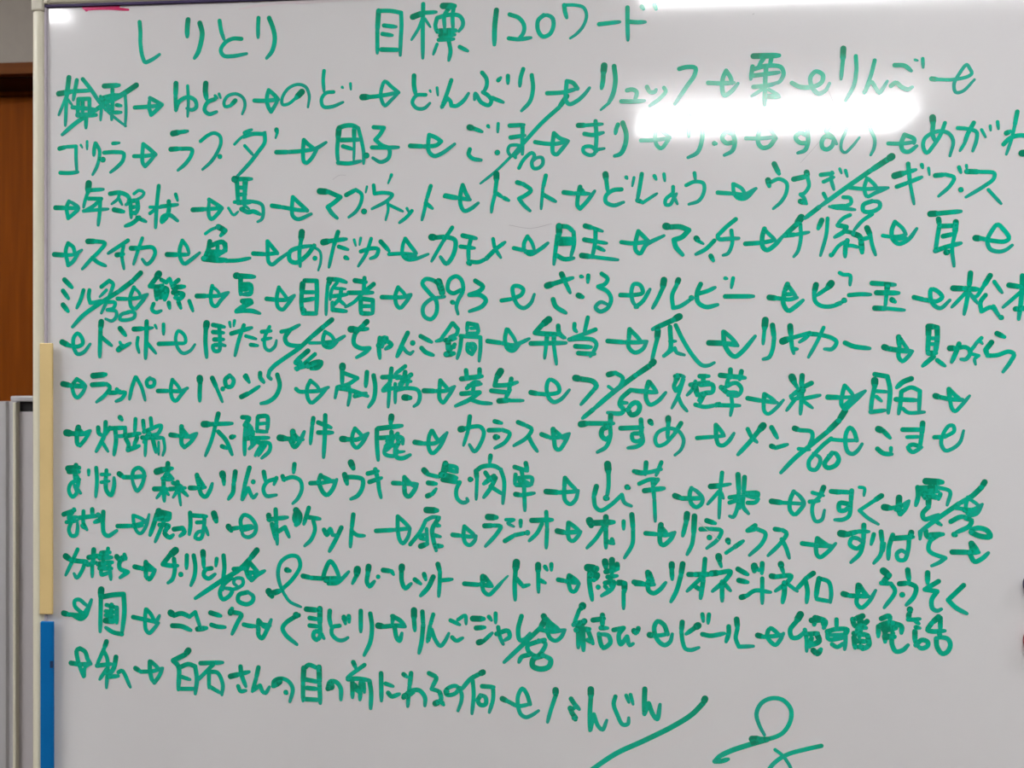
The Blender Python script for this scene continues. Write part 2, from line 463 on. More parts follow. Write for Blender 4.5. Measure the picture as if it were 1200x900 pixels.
# pen strokes in half millimetres from the top-left corner of the writing surface, "width:x y x y ...", | marks a sharp turn
INK = '''
kana 10:232 42 234 67 234 92 239 125 246 140 252 139 267 132 282 122;12:353 40 351 60 351 81;12:382 49 388 72 385 96 377 121 369 133;10:431 45 435 69 442 90;10:485 90 464 89 445 98 434 116 441 129 462 131 498 126;10:527 41 526 63 526 88;11:553 42 563 68 567 93 560 122 547 138
kanji 12:819 33 816 80;10:816 80 816 133;10:819 33 848 34 873 39| 874 69 872 106 871 140;10:832 68 861 72;10:828 88 852 92;11:826 125 869 127;14:901 50 926 41;10:926 41 957 40;10:926 20 925 83 925 148;8:924 55 914 79 898 104;7:930 55 943 75;15:973 26 1001 27;10:991 28 977 48 977 78;10:999 29 996 49 997 79;10:959 54 983 48 1011 50 1020 62 1020 74 1011 87;10:959 54 955 72 959 88;14:965 86 1003 85;11:967 96 1001 95;10:963 106 999 105;10:987 109 991 133 987 155;8:959 116 950 140;10:1013 124 1032 134
number 12:1100 40 1096 76 1095 121;10:1131 51 1153 60 1165 78 1163 96 1151 110;10:1129 107 1153 110 1181 107;10:1211 55 1198 67 1198 91 1209 105 1225 100 1234 80 1231 62 1217 55 1207 59
kana 10:1259 33 1261 49 1265 63;8:1259 33 1285 34 1304 40 1311 58 1304 82 1288 101 1273 111;10:1340 80 1364 78 1388 76;10:1406 43 1406 81 1407 119;10:1407 76 1427 78 1447 78;10:1439 42 1443 48;10:1468 39 1472 49
kanji 13:28 211 63 206;10:63 206 110 205;12:54 172 48 222;9:48 222 45 289;8:48 216 39 238 28 263;7:52 226 63 241;10:74 179 69 206 65 227;10:78 227 76 264;10:78 225 106 225| 106 265;10:63 245 119 251;12:76 264 123 265;10:89 231 89 260;10:98 265 97 296;10:89 177 110 203 132 236;7:132 236 153 258 183 283 198 294;13:224 195 188 217 149 235;11:149 235 115 257 72 283 37 311;12:143 195 181 194;8:134 220 136 245 134 278;8:141 222 166 217 196 219| 198 255 196 294;10:164 204 164 241 162 277;8:145 235 153 241;8:147 253 156 252;10:175 242 186 244;10:171 260 186 260;12:138 226 171 225;12:145 235 164 256
arrow 10:220 249 248 248 284 246;10:258 227 273 235 288 244| 273 258 261 268| 256 248 258 227
kana 12:323 193 322 224;10:322 224 323 259;10:323 257 331 237 354 227 371 236 373 252 363 258 350 254;8:352 200 354 237 352 274;13:397 195 396 214 399 232;10:420 233 401 241 394 259 405 269 424 264;7:420 225 426 231;7:430 221 434 231;11:470 238 458 250;8:458 250 445 252 442 242 451 227 472 222 489 232 494 249 487 271
arrow 10:517 239 544 240 575 238;10:575 238 565 226 552 215| 548 232 550 252 558 267| 567 253 575 238
kana 15:633 221 619 235;8:619 235 600 249 586 250 585 235 600 212 623 203 642 209 651 230 648 258;9:687 172 685 194 687 221;9:710 223 692 225 681 239 685 257 706 258 733 248;7:731 212 733 214;7:751 204 752 218
arrow 15:780 237 797 237;10:797 237 822 235 867 228;9:867 228 850 214 834 201 826 218 825 240 834 258 850 245 867 229
kana 11:904 189 904 212 908 234;9:932 235 910 236 900 252 910 266 928 267 942 255;6:942 225 944 229;7:959 219 961 237;10:993 202 983 232 970 266;10:971 264 983 244| 991 252 993 262| 1005 263 1022 251 1034 234;10:1066 186 1076 200 1077 216 1070 232;10:1068 232 1080 240 1088 252 1082 263 1064 256 1050 235 1048 249;10:1090 246 1116 257;10:1104 205 1110 199;10:1127 195 1127 213;10:1163 180 1157 200 1155 220;10:1183 195 1186 225 1179 256 1159 278
arrow 10:1219 238 1255 237 1290 229;10:1290 229 1279 215 1265 211| 1263 234 1263 256 1271 265 1290 257 1306 243 1318 228
kana 15:1352 177 1350 197;11:1350 197 1349 213 1346 230;11:1375 179 1378 213 1372 245 1362 265;7:1362 265 1344 280;10:1405 236 1417 234 1427 240 1423 260;10:1392 261 1417 262 1445 261;10:1451 229 1458 241 1468 241 1472 236;9:1490 232 1494 240 1480 257 1457 273;10:1525 189 1543 185 1562 188 1560 204 1543 229 1515 270
arrow 10:1591 223 1621 225 1650 224;10:1632 196 1625 212 1623 235 1628 253 1644 244 1659 226;10:1632 196 1642 212 1646 226
kanji 13:1694 164 1752 164;10:1719 167 1706 186;10:1735 167 1731 187;10:1692 188 1688 217;10:1694 194 1725 187 1756 191 1762 207 1752 225 1741 228;10:1694 209 1752 203;10:1723 187 1721 214;10:1694 235 1729 232 1744 228;10:1721 210 1719 277;8:1714 241 1690 256;8:1729 242 1752 256;11:1725 257 1752 259
arrow 10:1781 228 1798 237 1829 238 1848 227 1850 211 1835 203 1823 215 1825 236 1840 254 1856 247 1865 231
kana 13:1896 152 1895 179;9:1895 179 1891 222;9:1924 170 1925 204 1919 238 1901 271;9:1966 181 1957 216 1943 255;9:1943 253 1958 230 1968 244 1976 255 1985 244 1994 229;10:2010 193 2032 195 2047 207;10:2002 240 2013 233 2025 243 2040 249 2049 244;6:2055 182 2061 184;8:2072 180 2073 200
arrow 11:2092 226 2107 228;8:2107 228 2137 229 2171 223 2180 216 2175 204 2169 196 2152 217 2141 240 2145 258 2160 256 2186 230
kana 11:30 345 48 341;9:48 341 72 340| 72 372 74 401;10:32 404 54 405 77 403;6:84 337 88 344;7:100 329 100 348;10:121 334 118 348 117 363;9:122 334 131 351 130 373 123 394 114 410;14:140 374 141 375;9:165 335 181 334;10:143 357 171 356 192 360 190 377 175 393 159 405
arrow 10:218 367 243 367 272 364;10:272 364 258 351 241 338| 239 365 240 384 246 392| 258 380 272 364
kana 14:315 314 333 311;10:333 311 352 309;12:310 352 333 351;10:333 351 363 354 360 369 346 388 328 403;9:384 334 401 321 418 315 432 323 434 340 424 364 409 385 389 402;12:432 372 433 373;7:468 343 485 327 508 317;10:493 316 510 309;10:491 325 514 319 542 320| 542 340 525 364 506 388 474 421;8:493 347 514 370;7:540 317 544 315;11:571 310 573 318;7:573 318 569 330
arrow 11:571 364 602 364;10:602 364 636 362 667 357 692 343;10:638 336 636 362 638 387 644 391 656 381 673 353;10:638 336 648 346 665 359
kanji 14:723 313 721 335;10:721 335 719 364 721 390;11:723 309 739 304 756 304 770 310;9:770 310 778 341 783 369 783 395;11:729 338 774 338;11:760 314 760 336;7:760 336 760 361 759 387;10:733 353 756 360;10:721 392 747 394 776 389
kana 14:790 376 790 377;10:807 309 832 311| 822 327 811 339| 826 352 842 358| 846 366 842 384 824 392 805 382;10:803 357 834 358 867 358
arrow 11:895 355 928 357;10:928 357 957 355 969 346| 955 336 940 330| 938 350 940 370 952 380 969 375 1001 353
kana 14:1036 314 1046 317;10:1046 317 1066 325;9:1080 312 1082 315;8:1104 307 1103 327;10:1037 366 1034 378 1044 388 1064 392;13:1102 375 1103 376;10:1131 312 1165 311;10:1162 312 1161 356 1161 380;10:1133 340 1167 336;8:1161 362 1147 358 1131 360 1127 372 1133 382 1143 382 1155 372 1163 366;10:1143 382 1145 388
count 12:1265 246 1247 272;10:1247 272 1207 307 1167 350 1139 380;7:1139 380 1098 419 1062 447;9:1153 412 1163 394 1183 377 1189 383 1183 401 1187 413 1199 413 1209 403 1207 389 1195 389 1185 397
arrow 10:1191 352 1215 356 1239 357 1269 351;10:1235 332 1232 356 1233 378 1241 382 1253 370 1269 351;10:1235 332 1249 344 1269 351
kana 12:1292 315 1310 315;9:1310 315 1348 313;10:1332 306 1334 344 1332 376;10:1306 335 1326 338 1350 333;9:1334 376 1322 365 1304 367 1304 377 1318 385 1328 383 1334 374 1352 370;10:1384 315 1380 325 1378 336;11:1395 311 1403 337 1401 361 1390 383 1376 388
arrow 9:1437 353 1464 353 1504 349;9:1500 353 1484 372 1476 368 1470 354 1471 335 1476 319| 1488 335 1504 347
kana 12:1547 299 1546 320;9:1546 320 1547 346;10:1574 303 1578 329 1576 360 1566 384 1545 395;10:1601 318 1621 313 1656 317;10:1646 305 1647 338 1652 362 1646 381 1628 391;10:1648 362 1632 363 1623 351 1632 338 1648 344;11:1605 363 1609 364
arrow 9:1677 353 1710 354 1744 351;10:1744 354 1729 373 1714 375 1706 367 1704 353 1708 336 1717 322| 1733 336 1744 352
kana 9:1758 318 1791 316 1825 311;10:1814 308 1816 342 1817 365 1810 383 1794 389;10:1816 367 1798 365 1789 353 1800 343 1816 351;10:1850 309 1875 316;10:1867 323 1860 339;9:1865 325 1858 341 1871 353 1881 370;10:1871 355 1856 352 1848 364 1850 378 1860 382 1871 374 1875 358;7:1911 314 1900 345 1892 365 1892 384 1900 390 1915 377 1932 356;8:1949 315 1957 339 1966 362 1964 382 1957 397
arrow 9:1996 371 2025 372 2055 369;10:2032 352 2025 371 2028 387 2040 391 2059 378;10:2032 352 2053 362 2053 372
kana 14:2094 314 2095 330;10:2095 330 2094 353 2100 369;9:2121 327 2111 354 2094 380 2081 394 2073 380 2077 361 2104 346 2128 350 2139 368 2132 402;9:2149 339 2167 341 2190 349 2190 367 2182 392;10:2184 328 2171 353 2164 374;8:2164 374 2154 391;7:2201 344 2210 361;7:2220 336 2221 346;8:2236 327 2238 343;10:2279 305 2273 338;8:2273 338 2266 368 2255 401;11:2255 353 2264 349;10:2249 378 2261 366 2279 359 2298 361 2309 377 2303 400;15:2289 399 2299 399 2307 404
arrow 12:20 489 46 490;10:46 490 78 491;10:54 474 48 488 52 515| 65 505 78 491 63 478 54 474
kanji 16:104 431 102 452;9:102 452 95 472 91 489;10:102 448 141 446;10:104 468 136 469| 115 487 91 499;9:91 498 123 496 153 494;10:133 471 132 498 128 533;11:158 457 183 455 203 464 207 478 198 484;8:183 453 177 470 162 482;8:218 458 231 450 243 456 237 466 224 472;8:179 467 188 484;12:168 496 192 501;11:205 476 226 474| 228 493 222 507;10:209 478 211 516;10:211 491 226 489;10:213 505 226 503;11:231 516 213 530 196 536;10:226 516 248 526;10:280 440 275 488 272 541;8:258 491 290 492;9:258 506 273 496;10:286 490 327 486;11:305 478 305 500 299 517| 288 527 290 515 307 511 327 525;9:322 461 327 476
arrow 12:365 499 396 498;10:396 498 437 496;10:405 475 426 488 437 496| 426 510 411 522 405 514 405 477
kanji 16:468 427 470 431;11:468 427 508 427;11:474 433 477 484;11:496 431 491 487;10:477 447 496 448;10:477 464 496 464;11:477 484 508 483;7:453 496 466 513 477 505;9:489 497 496 507;11:466 427 510 427;11:493 429 493 460;10:493 460 493 485;9:468 482 510 481 535 489 539 506 535 524 525 530;11:485 499 502 507 514 505 531 512;7:491 489 504 499
arrow 11:560 492 586 496;10:586 496 623 503 646 505;10:646 505 629 489 611 472| 609 499 611 517 623 525 656 513
kana 15:677 459 698 461;11:698 461 727 474| 710 488 696 497| 706 512 719 524;11:741 469 764 457;9:764 457 778 468 776 489 764 509 747 522;14:784 509 785 510;6:791 450 788 464;9:807 447 809 467| 830 465 852 470 840 484 803 503;7:841 488 842 506 836 530;8:844 494 877 510;7:887 503 891 511;9:899 509 887 523 869 537;8:850 423 847 431;6:847 431 842 443;10:944 451 934 483;9:934 483 929 507 923 531;10:932 491 948 504
arrow 9:977 476 1005 482;11:979 474 1009 480;10:1009 480 1038 485;10:1020 450 1015 470 1015 496 1024 511 1038 507 1057 493;10:1020 450 1028 470 1036 483
kana 14:1100 425 1100 443;10:1100 443 1096 475;9:1096 475 1090 499 1088 515;10:1098 469 1114 480;10:1118 482 1129 488;11:1149 446 1163 450;10:1163 450 1181 465 1167 477 1153 484| 1163 498 1179 513;10:1216 431 1209 461;8:1209 461 1205 509;10:1209 475 1239 492
arrow 11:1258 471 1283 474;10:1283 474 1318 475;11:1296 459 1292 474;10:1292 474 1290 502 1296 510| 1312 493 1330 469;11:1296 463 1306 473
kana 14:1355 430 1357 444;10:1357 444 1360 470;10:1392 466 1372 468 1356 481 1356 495 1374 503 1397 496;9:1403 438 1405 441;7:1421 439 1417 459;10:1439 431 1434 463 1429 490;11:1429 492 1441 497;8:1441 498 1458 487 1474 477;9:1468 436 1472 444;8:1490 432 1492 448;9:1511 462 1511 488;9:1509 478 1494 491 1494 503 1504 503 1511 492 1519 478;8:1513 486 1521 502;9:1560 431 1562 445;9:1541 459 1560 451 1580 455 1582 473 1570 495 1547 503
arrow 10:1613 477 1648 480;10:1648 480 1675 482 1700 469;9:1648 458 1650 478 1658 490 1675 492 1698 471;9:1650 458 1667 468 1675 480;9:1659 488 1675 486
kana 12:1741 413 1752 436;13:1727 450 1730 464;9:1731 456 1752 448 1769 458 1768 480 1756 501 1739 516;12:1785 449 1814 443;13:1814 434 1816 445;9:1816 445 1819 465 1808 482 1800 484| 1808 492 1814 506;12:1800 500 1810 504;10:1846 440 1873 437;9:1852 456 1875 446;9:1871 435 1869 450 1875 474;9:1852 483 1860 499;9:1871 513 1901 511;7:1888 427 1892 437;8:1901 431 1905 445
count 16:2004 401 1994 408;13:1994 408 1957 432;11:1957 432 1900 472 1842 514;11:1842 514 1810 539;9:1896 492 1911 494 1913 506 1884 517| 1865 513;9:1875 515 1922 521;10:1960 502 1941 510 1941 524 1960 526 1977 516 1976 505 1958 502
arrow 9:1909 470 1945 474 1972 473 1996 472;9:1949 450 1943 471 1949 491 1968 483 1994 473;9:1953 452 1966 465 1972 475
kana 15:2010 445 2032 439;10:2032 439 2057 432;10:2015 470 2040 461;10:2040 461 2070 449;10:2040 418 2044 461;8:2044 461 2053 510;9:2070 421 2072 428;7:2085 429 2087 444;11:2100 446 2122 444;9:2122 444 2141 451 2132 470 2107 493;12:2156 479 2158 480;9:2152 428 2156 440;7:2168 424 2169 432;12:2169 438 2197 439;9:2197 439 2229 443 2227 456 2208 471 2167 496;8:2216 480 2244 512
arrow 12:17 603 46 605;9:46 605 69 603 87 593;10:52 576 46 594 52 630| 63 622 78 601;10:52 576 65 586 69 603
kana 13:102 572 123 572;10:123 572 145 577 132 595 110 616 88 639;10:113 612 128 624 147 632;10:203 571 179 586 153 602;12:175 606 192 604;9:192 584 188 608 193 640;12:211 590 231 590;10:231 590 265 589 271 601 261 622 250 629 239 617;9:239 566 228 596 217 629
arrow 12:301 606 329 607;10:329 607 354 607;10:339 573 332 596 335 618 344 629 358 621 382 603;9:339 573 350 587 356 604
kanji 8:396 557 411 547 428 541;14:428 541 445 550;12:445 550 434 562;12:407 576 403 596 394 615;12:409 586 439 578 445 595 430 607;10:426 586 426 611;11:401 600 439 601;14:392 617 426 621 447 621;10:447 623 477 622 506 617;12:407 609 430 609;11:445 582 447 599
arrow 11:514 606 544 608;10:544 608 573 606;10:573 606 560 590 549 577| 550 610 552 627 560 633 577 621 600 605
kana 15:633 556 631 576;10:631 576 627 607 629 638;11:663 589 644 613 619 629 604 623 604 603 627 593 656 589;7:656 589 677 603 679 628 673 648;12:665 619 666 620;15:685 581 702 578;11:702 578 741 574;11:721 557 710 592;9:710 592 704 618 699 641;10:723 592 745 599;11:739 618 745 621;7:760 576 764 590;7:776 572 773 588;10:776 604 801 597 818 599 813 615 799 621;9:801 574 789 609 770 639;11:824 581 844 603
arrow 9:844 611 875 610 904 612;9:883 575 877 591 877 614 887 624 904 624 938 612;10:883 575 897 594 910 610;11:883 618 908 616
kana 16:946 572 957 573;11:957 573 977 572 1001 579 1003 595 993 623 981 635 967 619;10:995 550 971 586;9:971 586 957 610 946 629;11:1020 569 1052 576;10:1015 595 1048 599;10:1040 575 1034 601 1034 629;12:1034 633 1038 637;10:1038 631 1058 632 1076 624;11:1076 624 1098 602;10:1098 602 1120 586;9:1092 578 1096 598 1110 622
arrow 10:1141 600 1167 606;10:1167 606 1179 615 1203 603 1221 589;10:1173 573 1165 589 1165 607;9:1173 573 1183 587 1189 604;10:1169 609 1191 609
kanji 15:1247 550 1247 572;10:1243 572 1239 603 1235 639;11:1247 550 1267 552 1281 564;10:1281 564 1282 592 1275 620;11:1245 580 1279 580;12:1249 590 1279 590;11:1243 619 1259 627 1281 625;12:1308 550 1326 555;9:1326 555 1348 563;11:1306 582 1334 587;9:1334 587 1358 591;10:1332 559 1331 589 1324 624;10:1338 601 1352 608;13:1300 619 1322 622;9:1322 622 1384 630
arrow 10:1392 589 1421 592 1457 588;10:1431 564 1425 588 1425 608 1435 616 1449 596 1490 575;10:1431 564 1445 578 1458 592
kana 16:1494 553 1504 555;12:1504 555 1527 555 1547 563| 1531 579 1513 585| 1517 601 1533 620;13:1564 582 1570 589;8:1570 589 1580 595;10:1654 539 1632 557 1613 576| 1615 584 1636 584 1661 583;9:1644 565 1646 594 1636 618 1625 622;10:1605 588 1586 607 1563 619;11:1597 623 1603 634
arrow 11:1676 596 1714 594;10:1714 594 1741 589;11:1719 562 1714 581 1716 605 1725 611 1741 601 1760 580;9:1719 564 1731 576 1743 587
kana 16:1802 537 1791 553;12:1791 553 1764 578;11:1764 578 1791 576;9:1791 576 1819 571;9:1800 553 1801 584 1794 615 1785 627;12:1848 544 1840 563;9:1861 540 1858 577 1845 625
kanji 9:1911 533 1896 540 1884 552;11:1884 556 1903 560| 1898 570 1877 583;10:1900 570 1919 574;13:1919 576 1932 582 1936 592;13:1936 596 1938 619;11:1869 624 1871 624;9:1871 624 1884 605 1900 593;11:1905 591 1901 607 1900 628;9:1900 603 1915 603 1930 607;9:1960 532 1938 547 1920 568;13:1949 563 1957 582;9:1957 582 1960 600 1968 625;10:1934 590 1957 584
arrow 9:1984 581 2002 584;9:2002 584 2021 583 2036 579;10:2011 550 2004 569 2006 589 2019 600 2040 591 2059 566;9:2011 550 2027 564 2036 579;10:2006 589 2036 587
kanji 14:2089 533 2107 532;11:2107 532 2156 528;12:2107 545 2109 559;10:2109 559 2104 590 2100 619;11:2111 561 2145 560;13:2145 552 2143 579;9:2143 579 2137 610 2141 652;11:2117 584 2141 579;11:2100 617 2122 609 2156 600;13:2124 621 2130 619
arrow 14:2188 589 2201 590;10:2201 590 2223 595 2253 597 2261 590 2249 570 2236 559 2223 574 2214 595 2220 614 2238 620 2253 617 2268 606
kana 12:43 665 62 684;11:39 692 53 711;12:39 726 52 742;10:91 691 84 713 74 734;10:106 691 104 707 108 722| 123 720 136 716;10:136 683 156 668| 166 677 160 693;9:166 681 158 701 136 747;8:149 691 132 707
count 12:235 650 213 671;12:213 671 179 695;11:179 695 128 726 89 753 63 780;9:147 720 171 722 166 735 151 739| 173 743 173 757 162 766 147 761;9:205 745 186 751 183 762 198 764 218 758 220 747 205 744 188 751
arrow 10:177 712 205 713;10:205 713 231 710 252 702;10:218 685 209 708 211 731 220 737 235 723 252 702;8:220 687 231 698 235 710
kanji 17:280 653 273 663;12:273 663 258 682| 278 684 290 680;10:286 667 299 674| 307 665 312 682;11:329 668 312 682;12:273 692 275 715;14:275 690 299 690 295 715;12:278 700 295 700;12:278 709 295 709;12:316 686 344 684;14:320 692 324 707;12:316 698 341 703 333 713 320 711;10:267 725 263 739 273 746 286 742;11:305 723 307 736;11:329 721 335 736;10:356 719 365 743
arrow 12:375 707 401 707;10:401 707 426 707 453 699;10:413 683 409 707 413 728 422 732 434 718 453 699;8:413 685 426 695 432 706
kanji 16:472 659 481 659;12:481 659 517 662;12:483 667 483 704;10:487 679 508 681 508 700 493 702;11:489 692 506 691;12:487 720 508 720 472 743;10:472 745 510 743 529 749;11:485 661 514 662;11:489 681 506 688 508 702 489 704;11:489 722 510 724| 481 739;9:489 744 510 745 531 750
arrow 11:547 715 577 718;10:577 718 598 717 615 707;10:577 688 572 711 575 735 586 741 598 729 615 708;9:578 690 590 705 599 717
kanji 14:635 680 633 701;11:633 701 632 725 635 750;11:640 672 669 673| 670 705 668 752;10:640 700 667 700;11:638 719 665 715;13:636 742 642 748;11:636 750 669 751;13:702 671 696 685;9:696 685 693 718 692 754;11:698 669 723 671 741 677;9:719 677 706 695 702 718;8:714 691 739 693;10:708 710 743 706;10:729 693 725 714 708 734;9:723 718 739 732;11:708 742 741 746;11:708 726 708 744;12:762 673 789 677;10:785 667 783 702;11:747 702 805 702;11:807 682 780 704;9:780 704 760 724 739 736;11:776 716 776 751;11:776 716 805 720| 805 751;10:783 734 803 734;11:780 751 803 752
arrow 11:827 713 859 714;10:859 714 879 713 897 707;10:866 690 859 711 863 733 871 739 883 727 897 709;9:866 690 879 703 885 713
number 15:971 703 969 689;10:969 689 952 675 932 671 924 681 940 703 957 723 957 752 944 766 928 758 926 737 944 719 977 713;16:963 677 971 701;10:1015 698 997 705 985 697 989 673 1005 665 1017 674 1021 698 1009 722 1005 738 1009 754;11:995 726 1001 728;11:1050 676 1068 690 1060 700 1036 709| 1062 710 1075 722 1066 736 1036 748
arrow 10:1112 723 1139 719;10:1139 719 1159 709 1163 697 1151 689 1139 691 1141 715 1151 735 1165 741 1181 729 1189 709
kana 15:1219 689 1235 684;11:1235 684 1279 671;13:1253 662 1261 680;10:1261 680 1273 706;11:1233 721 1239 737 1263 753;13:1292 712 1302 716;9:1298 668 1302 669;10:1315 666 1314 682;10:1346 662 1360 674 1354 686 1338 692| 1360 704 1368 722 1360 742 1342 750 1332 740 1344 728 1360 734
arrow 11:1390 712 1417 713;10:1417 713 1441 707 1435 689 1421 687 1415 705 1419 729 1429 741;10:1425 740 1441 727 1458 699
kana 15:1490 678 1487 697;10:1487 697 1476 721 1464 743;13:1523 678 1519 690;10:1519 690 1509 713 1511 743| 1527 739 1556 720;13:1553 720 1554 720;11:1574 688 1566 708 1568 730 1586 741 1613 736;10:1570 710 1590 704 1607 696;9:1630 675 1634 676;9:1648 675 1644 697;11:1630 717 1694 717
arrow 13:1730 720 1748 722;10:1748 722 1775 725 1793 721;12:1771 690 1764 707;11:1764 707 1762 735 1773 751 1787 743 1806 727;10:1771 692 1781 705 1791 721;10:1764 713 1783 713
kana 13:1835 692 1831 710;10:1831 710 1833 729 1844 739 1863 742 1890 736;16:1869 689 1860 700;10:1860 700 1837 716;13:1898 728 1900 729;10:1881 737 1896 731;9:1888 665 1896 669 1911 671 1911 693;10:1909 716 1934 714 1957 715
kanji 11:1960 689 2011 693;13:1994 695 1993 709;9:1993 709 1989 744;12:1970 711 2019 712;12:2004 727 2011 732;12:1966 746 1994 747;9:1994 747 2032 751
arrow 11:2053 722 2077 728;10:2077 728 2104 731 2115 722 2104 708 2091 704 2089 721 2096 739 2111 747 2132 729
kanji 13:2139 702 2164 703;12:2164 703 2194 705;12:2177 668 2174 699;10:2174 699 2169 730 2163 761;9:2167 712 2136 745;9:2171 708 2192 736;12:2220 674 2205 699;9:2205 699 2188 722 2175 716;9:2229 688 2246 713;10:2210 718 2199 734 2201 755| 2223 746 2242 769;12:2244 769 2246 770;10:2227 744 2235 757;12:2261 696 2286 700;11:2286 700 2327 696;11:2290 675 2288 723 2282 773;9:2285 713 2248 746;9:2290 707 2327 742;12:2275 750 2305 748
arrow 14:37 817 54 825;10:54 825 76 828 89 821 87 807 76 796 66 807 67 832 76 846 91 842 108 822
kana 14:136 768 134 786;11:134 786 133 815 132 853;10:136 805 162 826;12:183 784 197 801;13:179 836 190 826;8:183 818 188 826;10:179 836 209 820;12:218 786 243 785;9:243 785 265 783;11:250 768 249 808 247 857;9:228 807 226 824 231 843;9:250 818 273 845;7:271 777 275 785;9:292 775 292 799
arrow 11:280 822 324 821;9:324 821 346 819 344 802 329 791 322 808 329 835 341 845 358 839 370 824
kana 16:399 773 397 788;11:397 788 396 816 399 855;11:415 777 443 782;10:430 779 432 808 432 833;11:415 794 441 796;11:418 812 441 812;10:432 825 415 827 418 839 430 839 434 825 445 827;8:456 771 458 782;8:468 767 466 780;11:460 798 510 784;10:491 778 479 812 469 851;9:496 804 521 811;10:508 825 525 827;10:535 794 558 792;9:554 782 542 809 544 833 554 839 567 829 571 815;9:537 813 558 809;10:583 794 602 790 627 778;11:604 790 592 809 598 823 619 828 633 827
count 12:706 766 685 783;12:685 783 656 807;11:656 807 627 833 590 858 565 876 554 888| 552 901 558 907;12:648 840 617 866;10:617 868 623 872 631 866;10:665 848 644 866 621 886;10:619 882 646 876;14:648 876 669 868 679 868 673 878 656 882
arrow 8:652 821 685 821;10:685 821 714 817 737 805;10:690 795 685 809 687 827 702 832 719 819;9:690 795 704 803 714 817;11:690 825 710 826
kana 16:752 789 766 789;11:766 789 793 788;13:791 771 780 781;11:780 781 762 801 760 824 776 834 797 834| 787 844 766 856;11:822 810 820 834 822 858;11:818 828 830 810 838 810 834 822;11:834 814 850 826 836 836;9:832 816 828 832;11:889 798 879 818 863 854;9:865 852 877 832| 887 844 895 848| 902 842;13:901 822 902 823;11:920 806 946 820;11:922 834 932 844 950 851
kanji 10:971 814 957 818;10:995 776 981 796 967 814;10:997 776 1009 790| 1005 802 989 808;11:979 816 1003 812;14:985 818 987 843;10:1001 826 981 849;14:981 849 999 847;10:999 832 983 832;10:1032 776 1030 794;10:1032 776 1054 780| 1056 798 1030 800;8:1040 788 1054 788;10:1015 806 1062 809| 1062 835 1059 865;10:1017 810 1013 839 1007 859;10:1032 825 1032 841 1042 849| 1050 833 1046 825 1032 825;9:1036 825 1044 841
arrow 11:1079 818 1114 823;10:1114 823 1139 828 1155 823 1177 813;10:1124 791 1120 815 1127 837 1139 841 1155 825;9:1127 791 1141 811 1147 825;10:1124 833 1147 831
kanji 16:1223 768 1207 781;12:1207 781 1191 799| 1207 801 1247 803;10:1247 803 1261 811;11:1245 783 1247 799 1257 811;11:1181 824 1263 823;11:1219 805 1217 827;9:1217 827 1213 859;11:1235 807 1235 831;9:1235 831 1241 873;10:1229 823 1243 825;10:1283 779 1283 791 1288 797;10:1314 764 1306 800;10:1332 792 1298 805 1269 815;10:1271 815 1298 813 1326 816 1334 826 1330 839 1320 855;11:1285 831 1322 833;11:1292 847 1330 849
arrow 11:1360 819 1401 822;10:1401 822 1433 822 1451 820;11:1411 792 1409 816;10:1409 816 1409 834 1423 846 1441 838 1451 820;10:1413 794 1427 808 1437 820
kanji 16:1525 763 1511 771;12:1511 771 1464 792;14:1476 796 1474 816;10:1474 816 1468 840 1462 866;11:1504 787 1504 840 1490 854;9:1504 820 1517 820;9:1490 854 1515 836| 1519 846 1537 852;10:1517 783 1535 820 1558 856 1578 876 1593 876 1605 870
count 15:1466 868 1457 877;13:1457 877 1425 899;12:1425 899 1390 925 1358 951 1326 979;11:1326 979 1302 999;11:1411 935 1392 953 1388 967 1397 979 1392 987 1360 986;10:1388 963 1405 963;12:1407 979 1415 991 1429 986 1434 971 1427 962 1415 967 1407 979
arrow 13:1593 824 1628 825;10:1628 825 1656 827;11:1626 799 1628 825 1640 848 1652 856 1667 846 1698 809;10:1628 799 1644 813 1659 831;9:1632 827 1659 831
kana 15:1721 772 1719 793;9:1719 793 1716 827;12:1737 784 1741 813;10:1741 813 1737 841 1729 858 1716 862;16:1760 821 1775 815;10:1775 815 1821 802| 1812 813 1798 823;13:1777 786 1779 809;10:1779 809 1781 833 1785 849;10:1785 839 1793 839;11:1821 804 1844 806;10:1844 806 1871 814 1881 823 1871 839 1854 839;9:1852 790 1840 817 1818 858;11:1900 825 1919 833 1955 838
arrow 14:1987 835 1998 839;12:1998 839 2025 843 2049 845;12:2019 812 2021 834;10:2021 834 2019 857 2027 867 2040 857 2049 845;9:2023 816 2032 830 2040 841
kanji 14:2085 789 2100 789;13:2085 791 2085 814;11:2085 814 2083 849;12:2104 791 2104 818 2100 849;9:2085 815 2104 816;9:2085 828 2104 829;12:2085 849 2102 849;11:2096 857 2072 878;10:2104 865 2121 878
kana 13:2132 838 2145 838;10:2145 838 2167 836 2177 846 2167 863 2156 863;11:2152 828 2145 848 2136 869;9:2175 846 2190 828;9:2201 815 2186 830;8:2197 821 2203 828;8:2179 851 2195 855| 2186 863 2188 875;12:2235 805 2251 813;12:2223 825 2210 842| 2214 855;10:2214 855 2235 854 2261 846 2272 852 2264 869 2248 892
arrow 14:39 919 59 923;12:59 923 95 925;10:74 907 63 923 69 948 76 952 89 940 97 925;10:74 907 87 915 97 924
kana 14:115 899 147 896;12:113 921 149 919;10:149 919 158 927 145 946 124 963;11:156 940 171 940 183 936;10:175 932 183 940| 196 940 188 954 173 961;10:222 903 213 927 207 956;9:224 903 237 927 246 958;10:258 905 250 913 254 925 267 923 269 911 258 905
arrow 11:278 936 307 936;10:307 936 337 936 352 929;10:314 909 310 931 314 954 322 960 335 946 350 929;9:316 911 327 923 335 936
